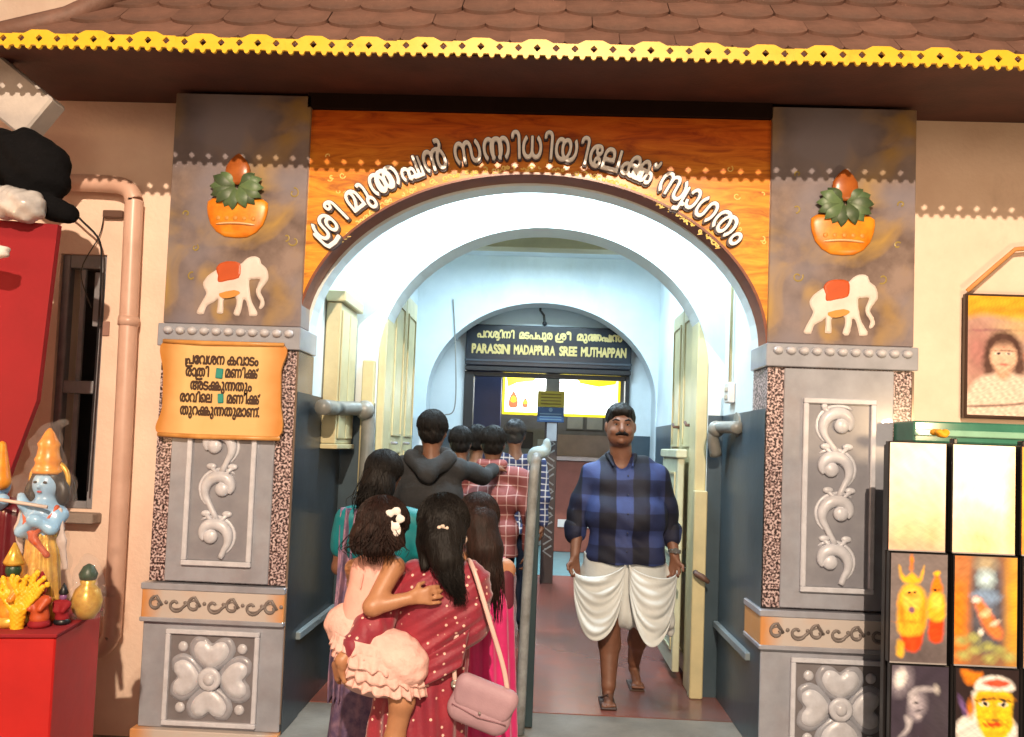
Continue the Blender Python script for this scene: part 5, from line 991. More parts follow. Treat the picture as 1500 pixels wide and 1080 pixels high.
def eyes(t, c, f=1, s=1, off=(0, 0, 0)):
    for e in (-1, 1):
        p = (c[0]+e*.030*s, c[1]+f*.079*s, c[2]+.006*s)
        w = MB().ball(p, .0098*s, 8, sz=.5).build('eyeball', mEyeW, t, smooth=True); MB().ball((p[0], p[1]+f*.005*s, p[2]), .0072*s, 6, sz=.68).build('iris', mEyeB, w, smooth=True)
        MB().tube([(c[0]+e*.014*s, c[1]+f*.090*s, c[2]+.026*s), (c[0]+e*.034*s, c[1]+f*.088*s, c[2]+.033*s), (c[0]+e*.052*s, c[1]+f*.072*s, c[2]+.026*s)], [.003*s, .0055*s, .002*s], 6).build('eyebrow', mHair, t, smooth=True)
def hand(F, w, d, n, side, s=1, curl=.6, r=.0088, spread=1):
    """palm and five separate fingers: w wrist, d pointing direction, n palm normal (fingers curl towards it), side=+1/-1 thumb side"""
    w = np.array(w, float); d = np.array(d, float); d /= np.linalg.norm(d); n = np.array(n, float); n -= (n@d)*d; n /= np.linalg.norm(n); b = np.cross(d, n)*side
    for k, off in enumerate((-.030, -.010, .010, .028)):
        F.cone(w+d*.012*s+b*off*.6*s, w+d*.082*s+b*off*s, .014*s, .0125*s, .012)
        L = (.062, .076, .070, .056)[3-k] if True else .07; base = w+d*.088*s+b*off*s*spread; a = curl*(.8+.12*k); p = base; ang = a*.55
        for q, fr in enumerate((.46, .31, .23)):
            dd = d*math.cos(ang)+n*math.sin(ang); p2 = p+dd*L*fr*s; F.cone(p, p2, r*s*(1-.08*q), r*s*(.92-.08*q), .004); p = p2; ang += a*.75
    t0 = w+d*.028*s+b*.022*s; t1 = t0+(d*.45+b*.75+n*.25)*.042*s; t2 = t1+(d*.85+b*.25+n*.45)*.032*s
    F.cone(t0, t1, .014*s, .0105*s, .01).cone(t1, t2, .0105*s, .008*s, .004); return F
def foot(F, a, f=1, s=1, tx=0):
    x, y, z = a; F.cone((x, y-f*.02*s, z-.045), (x, y+f*.0, z), .032*s, .034*s, .02).cone((x, y-f*.02*s, z-.055), (x+tx, y+f*.13*s, z-.07), .03*s, .026*s, .02)
    for k in range(5): F.cone((x+tx+(-.03+.015*k)*s, y+f*.13*s, z-.072), (x+tx+(-.034+.017*k)*s, y+f*(.17-.006*abs(k-1))*s, z-.076), .011*s, .009*s, .004)
    return F
def strands(t, c, rad, tail, n, m, seed=1, r=.0011, spread=.05, nape=-.55, back=-1, wob=.004, frac=1.0):
    """many fine hair strands: from the crown over the back of the head, then down a tail line"""
    rr = random.Random(seed); mb = MB(); T = [np.array(p, float) for p in spline(tail, 4)] if tail else []
    for i in range(n):
        az = rr.uniform(-1.75, 1.75); top = rr.uniform(.0, .35); end = rr.uniform(.75, 1.05)*(1.95 if not tail else 1.75); k = 1+rr.uniform(.0, .035); pts = []
        for q in range(9):
            a = top+(end-top)*q/8; sx_ = math.sin(a)*math.sin(az); sy_ = math.sin(a)*math.cos(az)*back
            pts.append(np.array((c[0]+rad[0]*k*sx_, c[1]+rad[1]*k*sy_, c[2]+rad[2]*k*math.cos(a))))
        if T:
            o = np.array((rr.gauss(0, spread), rr.gauss(0, spread*.5)+back*.01, 0)); L = rr.uniform(.6, 1.04); cut = max(2, int(len(T)*L)) if L < 1 else len(T); p0 = pts[-1]
            for q in range(1, cut):
                w_ = min(1, q/(.45*len(T))); taper = 1-.45*q/len(T); pts.append(T[q]+o*taper*(w_)+(p0-T[0])*(1-w_)*.9)
            if L > 1: pts.append(pts[-1]+np.array((rr.uniform(-.01, .01), 0, -.02)))
        ph = rr.uniform(0, 6); pts = [p+np.array((wob*math.sin(ph+j*.7), 0, wob*.4*math.cos(ph+j))) for j, p in enumerate(pts)]
        mb.tube(pts, [r]*(len(pts)-1)+[r*.3], 3, cap=False)
    return tag(mb.build('hair_strands', m, t, smooth=True), kind='stuff')
def sheet(fn, nu, nv, name, m, t, thick=.004):
    mb = MB(); v = [fn(i/(nu-1), j/(nv-1)) for j in range(nv) for i in range(nu)]; P3 = np.array(v).reshape(nv, nu, 3)
    N = np.cross(np.gradient(P3, axis=1), np.gradient(P3, axis=0)); N /= np.linalg.norm(N, axis=2, keepdims=True)+1e-9; Q = P3+N*thick; k = nu*nv
    f = [(j*nu+i, j*nu+i+1, (j+1)*nu+i+1, (j+1)*nu+i) for j in range(nv-1) for i in range(nu-1)]; f += [tuple(q+k for q in reversed(x)) for x in f]
    b = [j*nu for j in range(nv)]+[(nv-1)*nu+i for i in range(1, nu)]+[j*nu+nu-1 for j in range(nv-2, -1, -1)]+[i for i in range(nu-2, 0, -1)]
    f += [(b[i], b[(i+1) % len(b)], b[(i+1) % len(b)]+k, b[i]+k) for i in range(len(b))]
    mb.add([tuple(p) for p in v]+[tuple(p) for p in Q.reshape(-1, 3)], f); return mb.build(name, m, t, smooth=True)
# ---- walking man -------------------------------------------------------------------------
man = thing('person', 'man in blue plaid shirt holding up his white mundu, walking towards the camera', 'person', (.53, 5.0, .15))
f = -1; hc = (-.045, -.03, 1.625)
B_ = Form(); head(B_, hc, f, 1.10, 1.22)
B_.cone((-.03, .02, 1.42), (-.042, -.0, 1.56), .068, .066, .02).cone((-.12, .02, 1.365), (.10, .02, 1.37), .05, .05, .04).cone((-.06, .0, 1.25), (.06, 0, 1.25), .12, .12, .05).cone((-.05, -.01, 1.0), (.05, -.01, 1.0), .13, .13, .05)
B_.cone((-.19, .02, 1.33), (-.275, .03, 1.06), .055, .046).cone((-.275, .03, 1.06), (-.295, -.05, .84), .044, .028).cone((.18, .02, 1.33), (.27, .05, 1.06), .052, .046).cone((.27, .05, 1.06), (.305, -.02, .855), .044, .029)
hand(B_, (-.296, -.055, .832), (.02, -.12, -1), (.6, -1, 0), 1, 1.0, 1.05); hand(B_, (.306, -.025, .848), (-.02, -.12, -1), (-.6, -1, 0), -1, 1.0, 1.15)
B_.cone((-.09, 0, .90), (-.075, -.05, .50), .10, .068).cone((-.075, -.05, .50), (-.068, -.015, .32), .062, .068).cone((-.068, -.015, .32), (-.072, -.08, .09), .062, .041).cone((.10, .02, .90), (.13, .05, .50), .09, .058)
B_.cone((.13, .05, .50), (.125, .20, .30), .06, .062).cone((.125, .20, .30), (.12, .30, .155), .056, .040)
foot(B_, (-.072, -.08, .095), f, 1.0, -.01); B_.cone((.12, .30, .14), (.125, .33, .09), .034, .032).cone((.125, .33, .09), (.13, .20, .035), .03, .028); 
for k in range(5): B_.cone((.105+.014*k, .20, .03), (.10+.016*k, .155, .022), .011, .009, .004)
B_.build('body', mSkinD, man, .0068); eyes(man, hc, f, 1.10)
Form().cone((hc[0]-.03, hc[1]-.098, hc[2]-.052), (hc[0], hc[1]-.108, hc[2]-.041), .008, .011).cone((hc[0], hc[1]-.108, hc[2]-.041), (hc[0]+.034, hc[1]-.1, hc[2]-.052), .011, .008).build('moustache', mHair, man, .004)
Form().ell((hc[0], hc[1]+.018, hc[2]+.050), (.092, .100, .094)).ell((hc[0], hc[1]-.06, hc[2]+.085), (.066, .036, .034), .02).ell((hc[0], hc[1]-.118, hc[2]-.002), (.079, .062, .072), .012, sub=True).do(lambda F, X, Y, Z: F+.003*np.sin(X*140)*np.sin(Y*110+Z*60)).do(clipz(1.575)).build('hair', mHair, man, .006)
sh_ = Form().cone((-.11, .02, 1.38), (.10, .02, 1.385), .070, .070, .06).cone((-.09, .0, 1.27), (.09, 0, 1.27), .135, .135, .05).cone((-.085, -.035, 1.08), (.095, -.035, 1.08), .155, .155, .06).cone((-.075, -.02, .86), (.095, -.02, .86), .158, .158, .05)
for e, X1, X2, yy in ((-1, -.205, -.292, .03), (1, .20, .285, .05)):
    sh_.cone((X1*.93, .02, 1.325), (X1*.45+X2*.55, yy*.9, 1.16), .080, .074, .035).cone((X1*.45+X2*.55, yy*.9, 1.16), (X2, yy-.01, .985), .074, .064, .02)
sh_.do(folds(.0045, 24, 9)).do(lambda F, X, Y, Z: F+.0035*np.sin((Z+X*.55)*58+2*np.sin(X*15))*np.clip((1.25-Z)*3, .2, 1)).do(lambda F, X, Y, Z: F+.006*np.sin(Z*30+abs(X)*26)*np.clip((abs(X)-.2)*12, 0, 1)).do(lambda F, X, Y, Z: np.maximum(F, (.812+.006*np.sin(X*30))-Z+0*F)).do(lambda F, X, Y, Z: np.maximum(F, -(np.sqrt((X+.032)**2*1.3+(Y+.10)**2*.6+(Z-1.50)**2*.42)-.092)))
sh_.build('shirt', mPlaid, man, .0075)
co = Form(); 
for e in (-1, 1): co.cone((-.035+e*.06, .05, 1.455), (-.035+e*.082, -.03, 1.452), .012, .014, .008).cone((-.035+e*.082, -.03, 1.45), (-.03+e*.055, -.115, 1.385), .015, .007, .008)
co.cone((-.095, .055, 1.46), (.025, .055, 1.46), .018, .018).build('collar', mPlaid, man, .006)
for e, x, y in ((-1, -.295, .022), (1, .289, .042)): Form().cone((x, y, 1.0), (x, y-.008, .965), .067, .064, .01).do(folds(.003, 60)).build('cuff', mPlaid, man, .007)
for i in range(5): MB().ball((.0, [-.132, -.158, -.189, -.190, -.181][i]-.003, 1.33-.11*i), .006, 6, sy=.5).build('button', mat('navy_button', (.02, .025, .06), .3), man)
wt = MB().lathe([(.036, -.012), (.040, -.008), (.040, .008), (.036, .012)], n=16).build('watch', mat('steel_watch', (.5, .48, .45), .25, metal=.8), man, (.303, -.018, .885), (R(-12), R(5), 0), True); MB().lathe([(.0, 0), (.017, 0), (.017, .006), (0, .006)], n=14).build('dial', mBlack, wt, (0, -.04, 0), (PI/2, 0, 0))
mu = Form().cone((0, .0, .84), (.015, -.01, .53), .13, .115, .04).cone((-.09, .0, .84), (-.125, .0, .58), .150, .12, .03).cone((.10, .01, .84), (.15, .03, .52), .155, .13, .03).cone((-.2, .02, .74), (-.215, .03, .52), .06, .05).cone((.24, .02, .74), (.265, .05, .46), .065, .06)
mu.cone((.24, .08, .50), (.30, .10, .395), .05, .035, .03).cone((.10, .06, .45), (.22, .08, .385), .05, .045, .03)
mu.do(lambda F, X, Y, Z: F+.006*np.sin(X*46+Z*8)*np.clip((.8-Z)*5, 0, 1)).do(lambda F, X, Y, Z: F+.005*np.sin(X*90-Z*14)*np.clip((.7-Z)*4, 0, 1)).do(clipz(None, .86))
mu.build('mundu', mMundu, man, .0075)
def drape(hx_, hy, hz, cx_, cy, cz, sag, side):
    def fn(u, v):
        x = hx_+(cx_-hx_)*u; z = hz+(cz-hz)*u; s_ = sag*(.12+.88*v); k = 4*u*(1-u); k = k**.48
        z -= s_*k; y = hy+(cy-hy)*u-.075*math.sin(PI*u)**.8-(.010*math.sin(v*17+u*3+1.6*math.sin(v*7+side))+.005*math.sin(v*41-u*5))*math.sin(PI*u)-.02*v*math.sin(PI*u)
        return (x+.010*math.sin(v*15+1+side)*side*(1-u)*u*2, y, z+.006*math.sin(u*9+v*4+side)*v)
    return fn
sheet(drape(-.305, -.10, .765, .0, -.165, .83, .42, -1), 26, 40, 'mundu_fold', mMundu, man); sheet(drape(.31, -.08, .78, .015, -.16, .83, .445, 1), 26, 40, 'mundu_fold', mMundu, man)
for x, y, z in ((-.08, -.145, .018), (.128, .26, .012)): MB().bbox(x-.048, x+.045, y-.115, y+.115, z-.016, z-.002, .006).build('sandal', mat('brown_rubber', (.06, .03, .02), .6), man)
MB().tube([(-.12, -.12, .03), (-.085, -.17, .062), (-.078, -.215, .03)], .006, 6).build('sandal_strap', mat('brown_rubber', (.06, .03, .02), .6), man, smooth=True)
# ---- generic figure seen from behind -------------------------------------------------------
def backfig(t, H, hx=0, w=1, hair='short', top=None, bottom=None, skin=None, arms=None, hem=.80, h=.011, hairm=None, f=1, turn=0, topfold=.005):
    s = H/1.72; B_ = Form(); hc = (hx, .02*f*s, 1.60*s); head(B_, hc, f, s)
    B_.cone((hx*.5, 0, 1.40*s), (hx, .005, 1.53*s), .052*s, .05*s, .02).cone((-.14*s*w, 0, 1.385*s), (.14*s*w, 0, 1.385*s), .048*s, .048*s, .04).cone((-.07*s, 0, 1.22*s), (.07*s, 0, 1.22*s), .095*s, .095*s, .05).cone((-.06*s, 0, 1.0*s), (.06*s, 0, 1.0*s), .095*s, .095*s, .05)
    ar = arms or [((-.185*w, 0, 1.375), (-.225*w, .01, 1.10), (-.22*w, .06, .86)), ((.185*w, 0, 1.375), (.225*w, .01, 1.10), (.22*w, .06, .86))]
    ar = [[tuple(c*s for c in p) for p in a] for a in ar]
    for i, a in enumerate(ar):
        B_.cone(a[0], a[1], .045*s, .037*s).cone(a[1], a[2], .037*s, .026*s); d = np.array(a[2])-np.array(a[1]); hand(B_, a[2], d, (-1 if i else 1, .3*f, 0) if abs(d[2]) > abs(d[0]) else (0, .5, -1), -1 if i else 1, s, .7, .0105)
    for e in (-1, 1): B_.cone((e*.09*s, 0, .92*s), (e*.095*s, .01, .49*s), .085*s, .055*s).cone((e*.095*s, .01, .49*s), (e*.095*s, -.02, .09*s), .05*s, .035*s); foot(B_, (e*.095*s, -.02, .095*s), f, s)
    B_.build('body', skin or mSkin, t, h)
    T = Form().cone((-.145*s*w, 0, 1.385*s), (.145*s*w, 0, 1.385*s), .060*s, .060*s, .05).cone((-.075*s*w, 0, 1.22*s), (.075*s*w, 0, 1.22*s), .118*s, .118*s, .05).cone((-.07*s*w, 0, 1.0*s), (.07*s*w, 0, 1.0*s), .118*s, .122*s, .05).cone((-.07*s*w, 0, (hem+.02)*s), (.07*s*w, 0, (hem+.02)*s), .125*s, .125*s, .05)
    for a in ar: T.cone(a[0], a[1], .062*s, .055*s, .03); e = np.array(a[1])*.12+np.array(a[2])*.88; T.cone(a[1], e, .053*s, .042*s, .02)
    T.do(folds(topfold, 26, 8, H)).do(clipz(hem*s)); T.build('shirt', top, t, h*.9)
    if bottom:
        L = Form()
        for e in (-1, 1): L.cone((e*.085*s, 0, .90*s), (e*.095*s, .01, .49*s), .102*s, .075*s, .03).cone((e*.095*s, .01, .49*s), (e*.095*s, -.02, .10*s), .074*s, .06*s, .02)
        L.do(folds(.004, 22, 14)).build('trousers', bottom, t, h)
        for e in (-1, 1): Form().cone((e*.095*s, -.03, .05), (e*.1*s, .15*f, .04), .045, .042).do(clipz(.004)).build('shoe', mBlack, t, h)
    if hair == 'short': Form().ell((hc[0], hc[1]-.014*f*s, hc[2]+.035*s), (.084*s, .098*s, .092*s)).ell((hc[0], hc[1]-.05*f*s, hc[2]-.03*s), (.07*s, .05*s, .05*s), .03).ell((hc[0], hc[1]+.12*f*s, hc[2]-.02*s), (.08*s, .08*s, .08*s), .02, sub=True).do(lambda F, X, Y, Z: F+.0035*np.sin(X*120+Z*30)*np.sin(Z*100+Y*90)).build('hair', hairm or mHair, t, h*.75); strands(t, (hc[0], hc[1]-.014*f*s, hc[2]+.03*s), (.087*s, .101*s, .097*s), None, 260, hairm or mHair, int(H*100), .0016, wob=.007)
    return hc, s
# ---- man in hoodie
ho = thing('person', 'young man in charcoal hooded jacket with his arm on the next man', 'person', (-.62, 4.7, .15))
hc, s = backfig(ho, 1.665, 0, 1.12, 'short', mHood, mNavy, mSkin, [((-.185, 0, 1.375), (-.24, .02, 1.10), (-.22, .08, .86)), ((.175, .02, 1.385), (.30, .28, 1.335), (.355, .49, 1.375))])
Form().cone((-.10, -.04, 1.395), (0, -.115, 1.31), .05, .05, .03).cone((0, -.115, 1.31), (.11, -.03, 1.395), .05, .05, .03).cone((-.085, .04, 1.43), (.095, .04, 1.43), .03, .03).do(folds(.004, 50)).build('hood', mHood, ho, .009)
# ---- man in red check
rc = thing('person', 'man in dusty red check shirt with another hand on his shoulder', 'person', (-.30, 5.3, .15))
backfig(rc, 1.60, .0, 1.2, 'short', mRedChk, mNavy, mSkin, None, .83)
Form().cone((-.07, -.03, 1.36), (.07, -.03, 1.36), .032, .032).build('collar', mRedChk, rc, .008)
o1 = thing('person', 'dark-haired person hidden between the hooded man and the man in red check', 'person', (-.555, 5.75, .15)); backfig(o1, 1.60, 0, .9, 'short', mBlack, mNavy, mSkin, h=.014)
o2 = thing('person', 'person in dark navy shirt just left of the man in red check', 'person', (-.46, 6.0, .15)); backfig(o2, 1.62, .0, .95, 'short', mNavy, mNavy, mSkin, h=.014)
o3 = thing('person', 'man in navy and white check shirt farthest ahead in the queue', 'person', (-.17, 6.6, .15)); backfig(o3, 1.69, -.03, 1.0, 'short', mBluChk, mNavy, mSkin, h=.013, hairm=mat('greying_hair', (.03, .03, .032), .4))
# ---- woman in teal blouse
tl = thing('person', 'woman in teal blouse and mauve saree with low black hair, back turned', 'person', (-.735, 3.9, .0)); s = .90; B_ = Form(); hc = (0, .01, 1.475)
head(B_, hc, 1, .92); B_.cone((.0, 0, 1.30), (0, 0, 1.42), .048, .046).cone((-.13, 0, 1.265), (.13, 0, 1.265), .05, .05, .05).cone((-.06, 0, 1.12), (.06, 0, 1.12), .095, .095, .05).cone((-.06, 0, .9), (.06, 0, .9), .1, .1, .05)
B_.cone((-.165, 0, 1.26), (-.20, .02, 1.02), .045, .035).cone((-.20, .02, 1.02), (-.12, .17, .98), .033, .024).cone((.165, 0, 1.26), (.19, .02, 1.04), .045, .035).cone((.19, .02, 1.04), (.14, .18, 1.0), .033, .024); hand(B_, (-.12, .17, .98), (.6, 1, .1), (0, .2, -1), 1, .85, .7, .0105); hand(B_, (.14, .18, 1.0), (-.5, 1, .1), (0, .2, -1), -1, .85, .7, .0105)
for e in (-1, 1): B_.cone((e*.08, 0, .8), (e*.08, 0, .1), .08, .04); foot(B_, (e*.08, -.01, .09), 1, .85)
B_.build('body', mSkin, tl, .010)
Form().cone((-.125, -.005, 1.262), (.125, -.005, 1.262), .062, .062, .05).cone((-.06, 0, 1.13), (.06, 0, 1.13), .11, .11, .05).cone((-.165, 0, 1.25), (-.19, .01, 1.12), .062, .055).cone((.165, 0, 1.25), (.185, .01, 1.12), .062, .055).ell((.02, -.10, 1.33), (.075, .07, .06), .01, sub=True).do(folds(.003, 40)).do(clipz(1.03)).build('blouse', mTealC, tl, .009)
Form().cone((0, 0, .95), (0, 0, .04), .14, .22, .03).do(lambda F, X, Y, Z: F+.009*np.sin(np.arctan2(Y, X+0*Z)*13+Z*2)).do(clipz(.02, .96)).build('saree_skirt', mMauve, tl, .013)
sheet(lambda u, v: (-.235+.13*u+.03*v*(1-u)*2+.02*math.sin(v*5)-.04*(1-v)**3*(1-u)*0+.05*(1-v)**4, -.085+.028*math.sin(u*19+v*2)+.03*(1-v)**2-.03*v, 1.31-.86*v-.02*abs(math.sin(u*10))*v), 40, 44, 'pallu', mat('mauve_pallu', (.36, .20, .28), .8, (.15, .11, .2), 14, fac=(.4, .6)), tl)
Form().ell((0, -.012, 1.50), (.085, .098, .092)).ell((-.015, -.075, 1.42), (.085, .06, .09), .03).ell((-.045, -.08, 1.35), (.06, .045, .055), .03).ell((0, .11, 1.45), (.075, .08, .08), .02, sub=True).do(lambda F, X, Y, Z: F+.001*np.sin(X*160+Z*20)).build('hair', mHair, tl, .007)
strands(tl, (0, -.012, 1.495), (.088, .102, .096), [(-.01, -.11, 1.42), (-.04, -.13, 1.36), (-.06, -.11, 1.30)], 380, mHair, 9, .0014, .04)
# ---- woman in magenta
mg_ = thing('person', 'long-haired woman in bright magenta saree behind the woman with the child', 'person', (-.238, 3.5, .0)); B_ = Form(); hc = (-.02, .0, 1.31); head(B_, hc, 1, .92)
B_.cone((.0, 0, 1.14), (-.01, 0, 1.26), .046, .045).cone((-.11, 0, 1.105), (.11, 0, 1.105), .048, .048, .05).cone((0, 0, 1.05), (0, 0, .8), .12, .12, .05).cone((-.14, 0, 1.1), (-.15, .02, .85), .04, .033).cone((-.15, .02, .85), (-.08, .15, .82), .032, .024).cone((.10, -.02, 1.07), (.105, -.04, .87), .04, .033).cone((.105, -.04, .87), (.10, .02, .70), .031, .024)
hand(B_, (-.08, .15, .82), (.5, 1, 0), (0, 0, -1), 1, .85, .7, .0105); hand(B_, (.10, .02, .70), (0, .2, -1), (-1, .2, 0), -1, .85, .7, .0105)
for e in (-1, 1): B_.cone((e*.05-.02, 0, .7), (e*.06-.02, 0, .1), .05, .035); foot(B_, (e*.07, -.01, .09), 1, .85)
B_.build('body', mSkinL, mg_, .010)
Form().cone((-.10, 0, 1.09), (.08, 0, 1.09), .06, .06, .05).cone((0, 0, 1.0), (0, 0, .9), .125, .125, .04).cone((.10, -.02, 1.07), (.105, -.03, .97), .052, .046).do(folds(.003, 40)).build('blouse', mat('wine_blouse', (.12, .012, .03), .6), mg_, .009)
Form().cone((.02, -.02, .95), (.03, -.02, .03), .128, .18, .03).cone((-.10, -.05, 1.02), (-.05, -.06, .8), .05, .08, .04).do(lambda F, X, Y, Z: F+.010*np.sin(np.arctan2(Y, X+.02+0*Z)*15+Z*1.5)).do(clipz(.02)).build('saree', mMag, mg_, .010)
Form().cone((.095, .02, 1.125), (.115, .02, 1.105), .028, .025).do(folds(.004, 80)).build('sleeve_puff', mat('hot_pink', (.75, .04, .22), .6), mg_, .006)
Form().ell((-.01, -.012, 1.335), (.083, .095, .09)).path([(.0, -.07, 1.30), (.03, -.10, 1.2), (.05, -.11, 1.1), (.06, -.10, 1.0)], [.075, .07, .055, .03], .03).ell((-.01, .11, 1.29), (.075, .08, .08), .02, sub=True).do(lambda F, X, Y, Z: F+.001*np.sin(X*170+Z*14)).build('hair', mHairB, mg_, .007)
strands(mg_, (-.01, -.012, 1.335), (.086, .098, .093), [(.0, -.09, 1.27), (.03, -.13, 1.16), (.05, -.14, 1.05), (.065, -.12, .93)], 450, mHairB, 5, .0013, .036)
# ---- woman in red dotted saree, holding the child
wm = thing('person', 'woman in red dotted saree carrying a little girl on her left arm', 'person', (-.34, 3.0, .0)); B_ = Form(); hc = (.0, .02, 1.335); head(B_, hc, 1, .93)
B_.cone((.01, .0, 1.15), (.0, .0, 1.28), .05, .047).cone((-.11, 0, 1.13), (.11, 0, 1.13), .05, .05, .05).cone((0, 0, 1.05), (0, 0, .8), .09, .09, .05).cone((-.14, -.01, 1.12), (-.215, -.13, .98), .042, .036).cone((-.215, -.13, .98), (-.30, -.215, .885), .034, .025).cone((.12, 0, 1.11), (.115, .0, .95), .042, .034).cone((.115, 0, .95), (.06, .14, .90), .033, .024)
hand(B_, (-.298, -.215, .882), (-.35, .55, -.55), (.9, .35, .2), 1, .92, .75, .0095); hand(B_, (.06, .14, .90), (-.4, 1, 0), (-.5, 0, -1), -1, .9, .7, .0095)
for e in (-1, 1): B_.cone((e*.06-.03, 0, .75), (e*.07-.03, 0, .1), .055, .038); foot(B_, (e*.07-.03, -.01, .09), 1, .85)
B_.build('body', mSkinL, wm, .0072)
bl_ = Form().cone((-.085, -.005, 1.125), (.085, -.005, 1.125), .078, .078, .05).cone((-.03, -.01, 1.06), (.05, -.01, 1.04), .115, .112, .05).cone((.0, 0, 1.0), (-.03, 0, .84), .11, .12, .05)
bl_.cone((.105, -.01, 1.12), (.108, -.02, .985), .072, .072, .05).cone((.108, -.02, .985), (.04, -.03, .94), .055, .045, .05).cone((-.06, -.02, 1.05), (-.07, -.01, .84), .105, .125, .05)
bl_.do(lambda F, X, Y, Z: F+.0035*np.sin((X*.75-Z)*70+X*X*60)*np.clip((X+.22)*5, 0, 1)).do(lambda F, X, Y, Z: F+.0022*np.sin((X*.6-Z)*150)).ell((.0, -.02, 1.235), (.06, .07, .045), .015, sub=True)
bl_.build('pallu', mSaree, wm, .0068)
Form().cone((-.125, -.01, 1.12), (-.215, -.135, .985), .060, .060, .03).cone((-.215, -.135, .985), (-.262, -.185, .925), .060, .052, .02).do(folds(.0032, 90, 20)).do(lambda F, X, Y, Z: np.maximum(F, (-.292-(X-.0)*1.0+(.9-Z)*.2))).build('sleeve', mSaree, wm, .0065)
sk = Form().cone((-.02, 0, .90), (-.075, .0, .04), .125, .20, .04).cone((-.12, .0, .75), (-.17, .0, .1), .10, .13, .05).do(lambda F, X, Y, Z: F+.007*np.sin(np.arctan2(Y, X+.03+0*Z)*12+Z*3)+.003*np.sin(X*70+Z*25)).do(clipz(.015, .93)).build('saree_skirt', mSareeB, wm, .009)
sheet(lambda u, v: (.118-.265*u-.02*v*(1-u), -.085-.062*math.sin(PI*min(1, u*.9+.1))-.012*v-.004*math.sin(v*14+u*3), .985-.17*u-.05*v*(1-u)-.075*v), 30, 16, 'drape_fold', mSaree, wm)
Form().ell((.0, -.005, 1.355), (.086, .097, .092)).ell((0, -.06, 1.30), (.086, .055, .09), .04).path([(.005, -.085, 1.28), (.03, -.115, 1.22), (.055, -.12, 1.16), (.08, -.115, 1.13)], [.07, .052, .034, .014], .03).cone((-.06, -.05, 1.27), (-.05, -.09, 1.19), .03, .015).ell((0, .11, 1.31), (.075, .08, .08), .02, sub=True).do(lambda F, X, Y, Z: F+.0012*np.sin(X*180+Z*22+Y*40)).build('hair', mHair, wm, .0055)
strands(wm, (.0, -.005, 1.352), (.089, .100, .096), [(.005, -.10, 1.27), (.035, -.135, 1.21), (.06, -.145, 1.145), (.085, -.14, 1.09)], 700, mHair, 3, .0012, .023, wob=.007)
hcp = MB(); 
for x, z, k in ((.0, 0, 1), (.014, .006, .8), (.028, .0, .8), (.02, -.012, .6), (-.01, -.014, .6)): hcp.ball((x, 0, z), .008*k, 6)
hcp.tube([(0, 0, 0), (.03, .0, 0)], .003, 5); hcp.tube([(-.01, 0, -.014), (.01, 0, .01)], .003, 5); hcp.build('hair_clip', mat('pearl_clip', (.75, .6, .5), .2), wm, (.0, -.128, 1.335), smooth=True)
MB().ball((.083, -.01, 1.285), .008, 8, sz=1.8).build('earring', mat('pearl_clip', (.75, .6, .5), .2), wm, smooth=True)
# ---- the child
ch = thing('person', 'little girl in pale pink ruffled dress carried with her arm across the red saree', 'person', (-.55, 2.92, .45)); zc = lambda z: z-.45; xc = lambda x: x+.55; yc = lambda y: y-2.92
def C(x, y, z): return (x+.55, y-2.92, z-.45)
B_ = Form(); head(B_, C(-.545, 2.93, 1.325), 1, .86); B_.cone(C(-.55, 2.93, 1.18), C(-.545, 2.93, 1.27), .036, .036).cone(C(-.62, 2.93, 1.175), C(-.50, 2.91, 1.185), .038, .038, .03).cone(C(-.57, 2.93, 1.12), C(-.60, 2.93, .98), .07, .075, .04)
B_.cone(C(-.495, 2.89, 1.19), C(-.548, 2.805, 1.065), .036, .032, .02).cone(C(-.548, 2.805, 1.065), C(-.425, 2.83, 1.095), .031, .022, .015); hand(B_, C(-.425, 2.83, 1.097), (1, .25, .12), (.1, 1, -.1), 1, .74, .35, .0105, 1.25)
B_.cone(C(-.65, 2.95, 1.17), C(-.66, 3.04, 1.10), .034, .03).cone(C(-.66, 3.04, 1.10), C(-.55, 3.12, 1.12), .029, .02); hand(B_, C(-.55, 3.12, 1.12), (1, .1, 0), (.1, -1, 0), -1, .7, .5, .010)
B_.cone(C(-.60, 2.92, .93), C(-.445, 2.84, .80), .068, .052, .03).cone(C(-.445, 2.84, .80), C(-.437, 2.83, .745), .05, .043).cone(C(-.437, 2.83, .745), C(-.458, 2.835, .62), .040, .034).cone(C(-.458, 2.835, .62), C(-.482, 2.86, .48), .033, .022).cone(C(-.62, 2.97, .93), C(-.52, 3.1, .80), .065, .045).cone(C(-.52, 3.1, .80), C(-.52, 3.12, .55), .04, .025)
foot(B_, C(-.486, 2.86, .455), 1, .62); foot(B_, C(-.52, 3.12, .52), 1, .62); B_.build('body', mSkinL, ch, .0058)
Form().cone(C(-.60, 2.925, 1.175), C(-.545, 2.915, 1.18), .052, .050, .03).cone(C(-.575, 2.92, 1.13), C(-.605, 2.92, 1.00), .077, .080, .04).ell(C(-.545, 2.92, 1.255), (.05, .05, .035), .01, sub=True).do(lambda F, X, Y, Z: F+.0025*np.sin(X*60-Z*50)).build('bodice', mPink, ch, .006)
MB().tube([C(-.592, 2.838, 1.17), C(-.600, 2.838, 1.12)], .003, 6).build('back_tie', mPink, ch)
rf_ = Form().ell(C(-.645, 2.935, .975), (.098, .085, .078), .03).ell(C(-.595, 2.90, .93), (.10, .09, .10), .04).ell(C(-.50, 2.85, .885), (.10, .085, .10), .04).ell(C(-.455, 2.85, .86), (.085, .08, .10), .03).cone(C(-.60, 2.87, .865), C(-.43, 2.83, .865), .085, .075, .03)
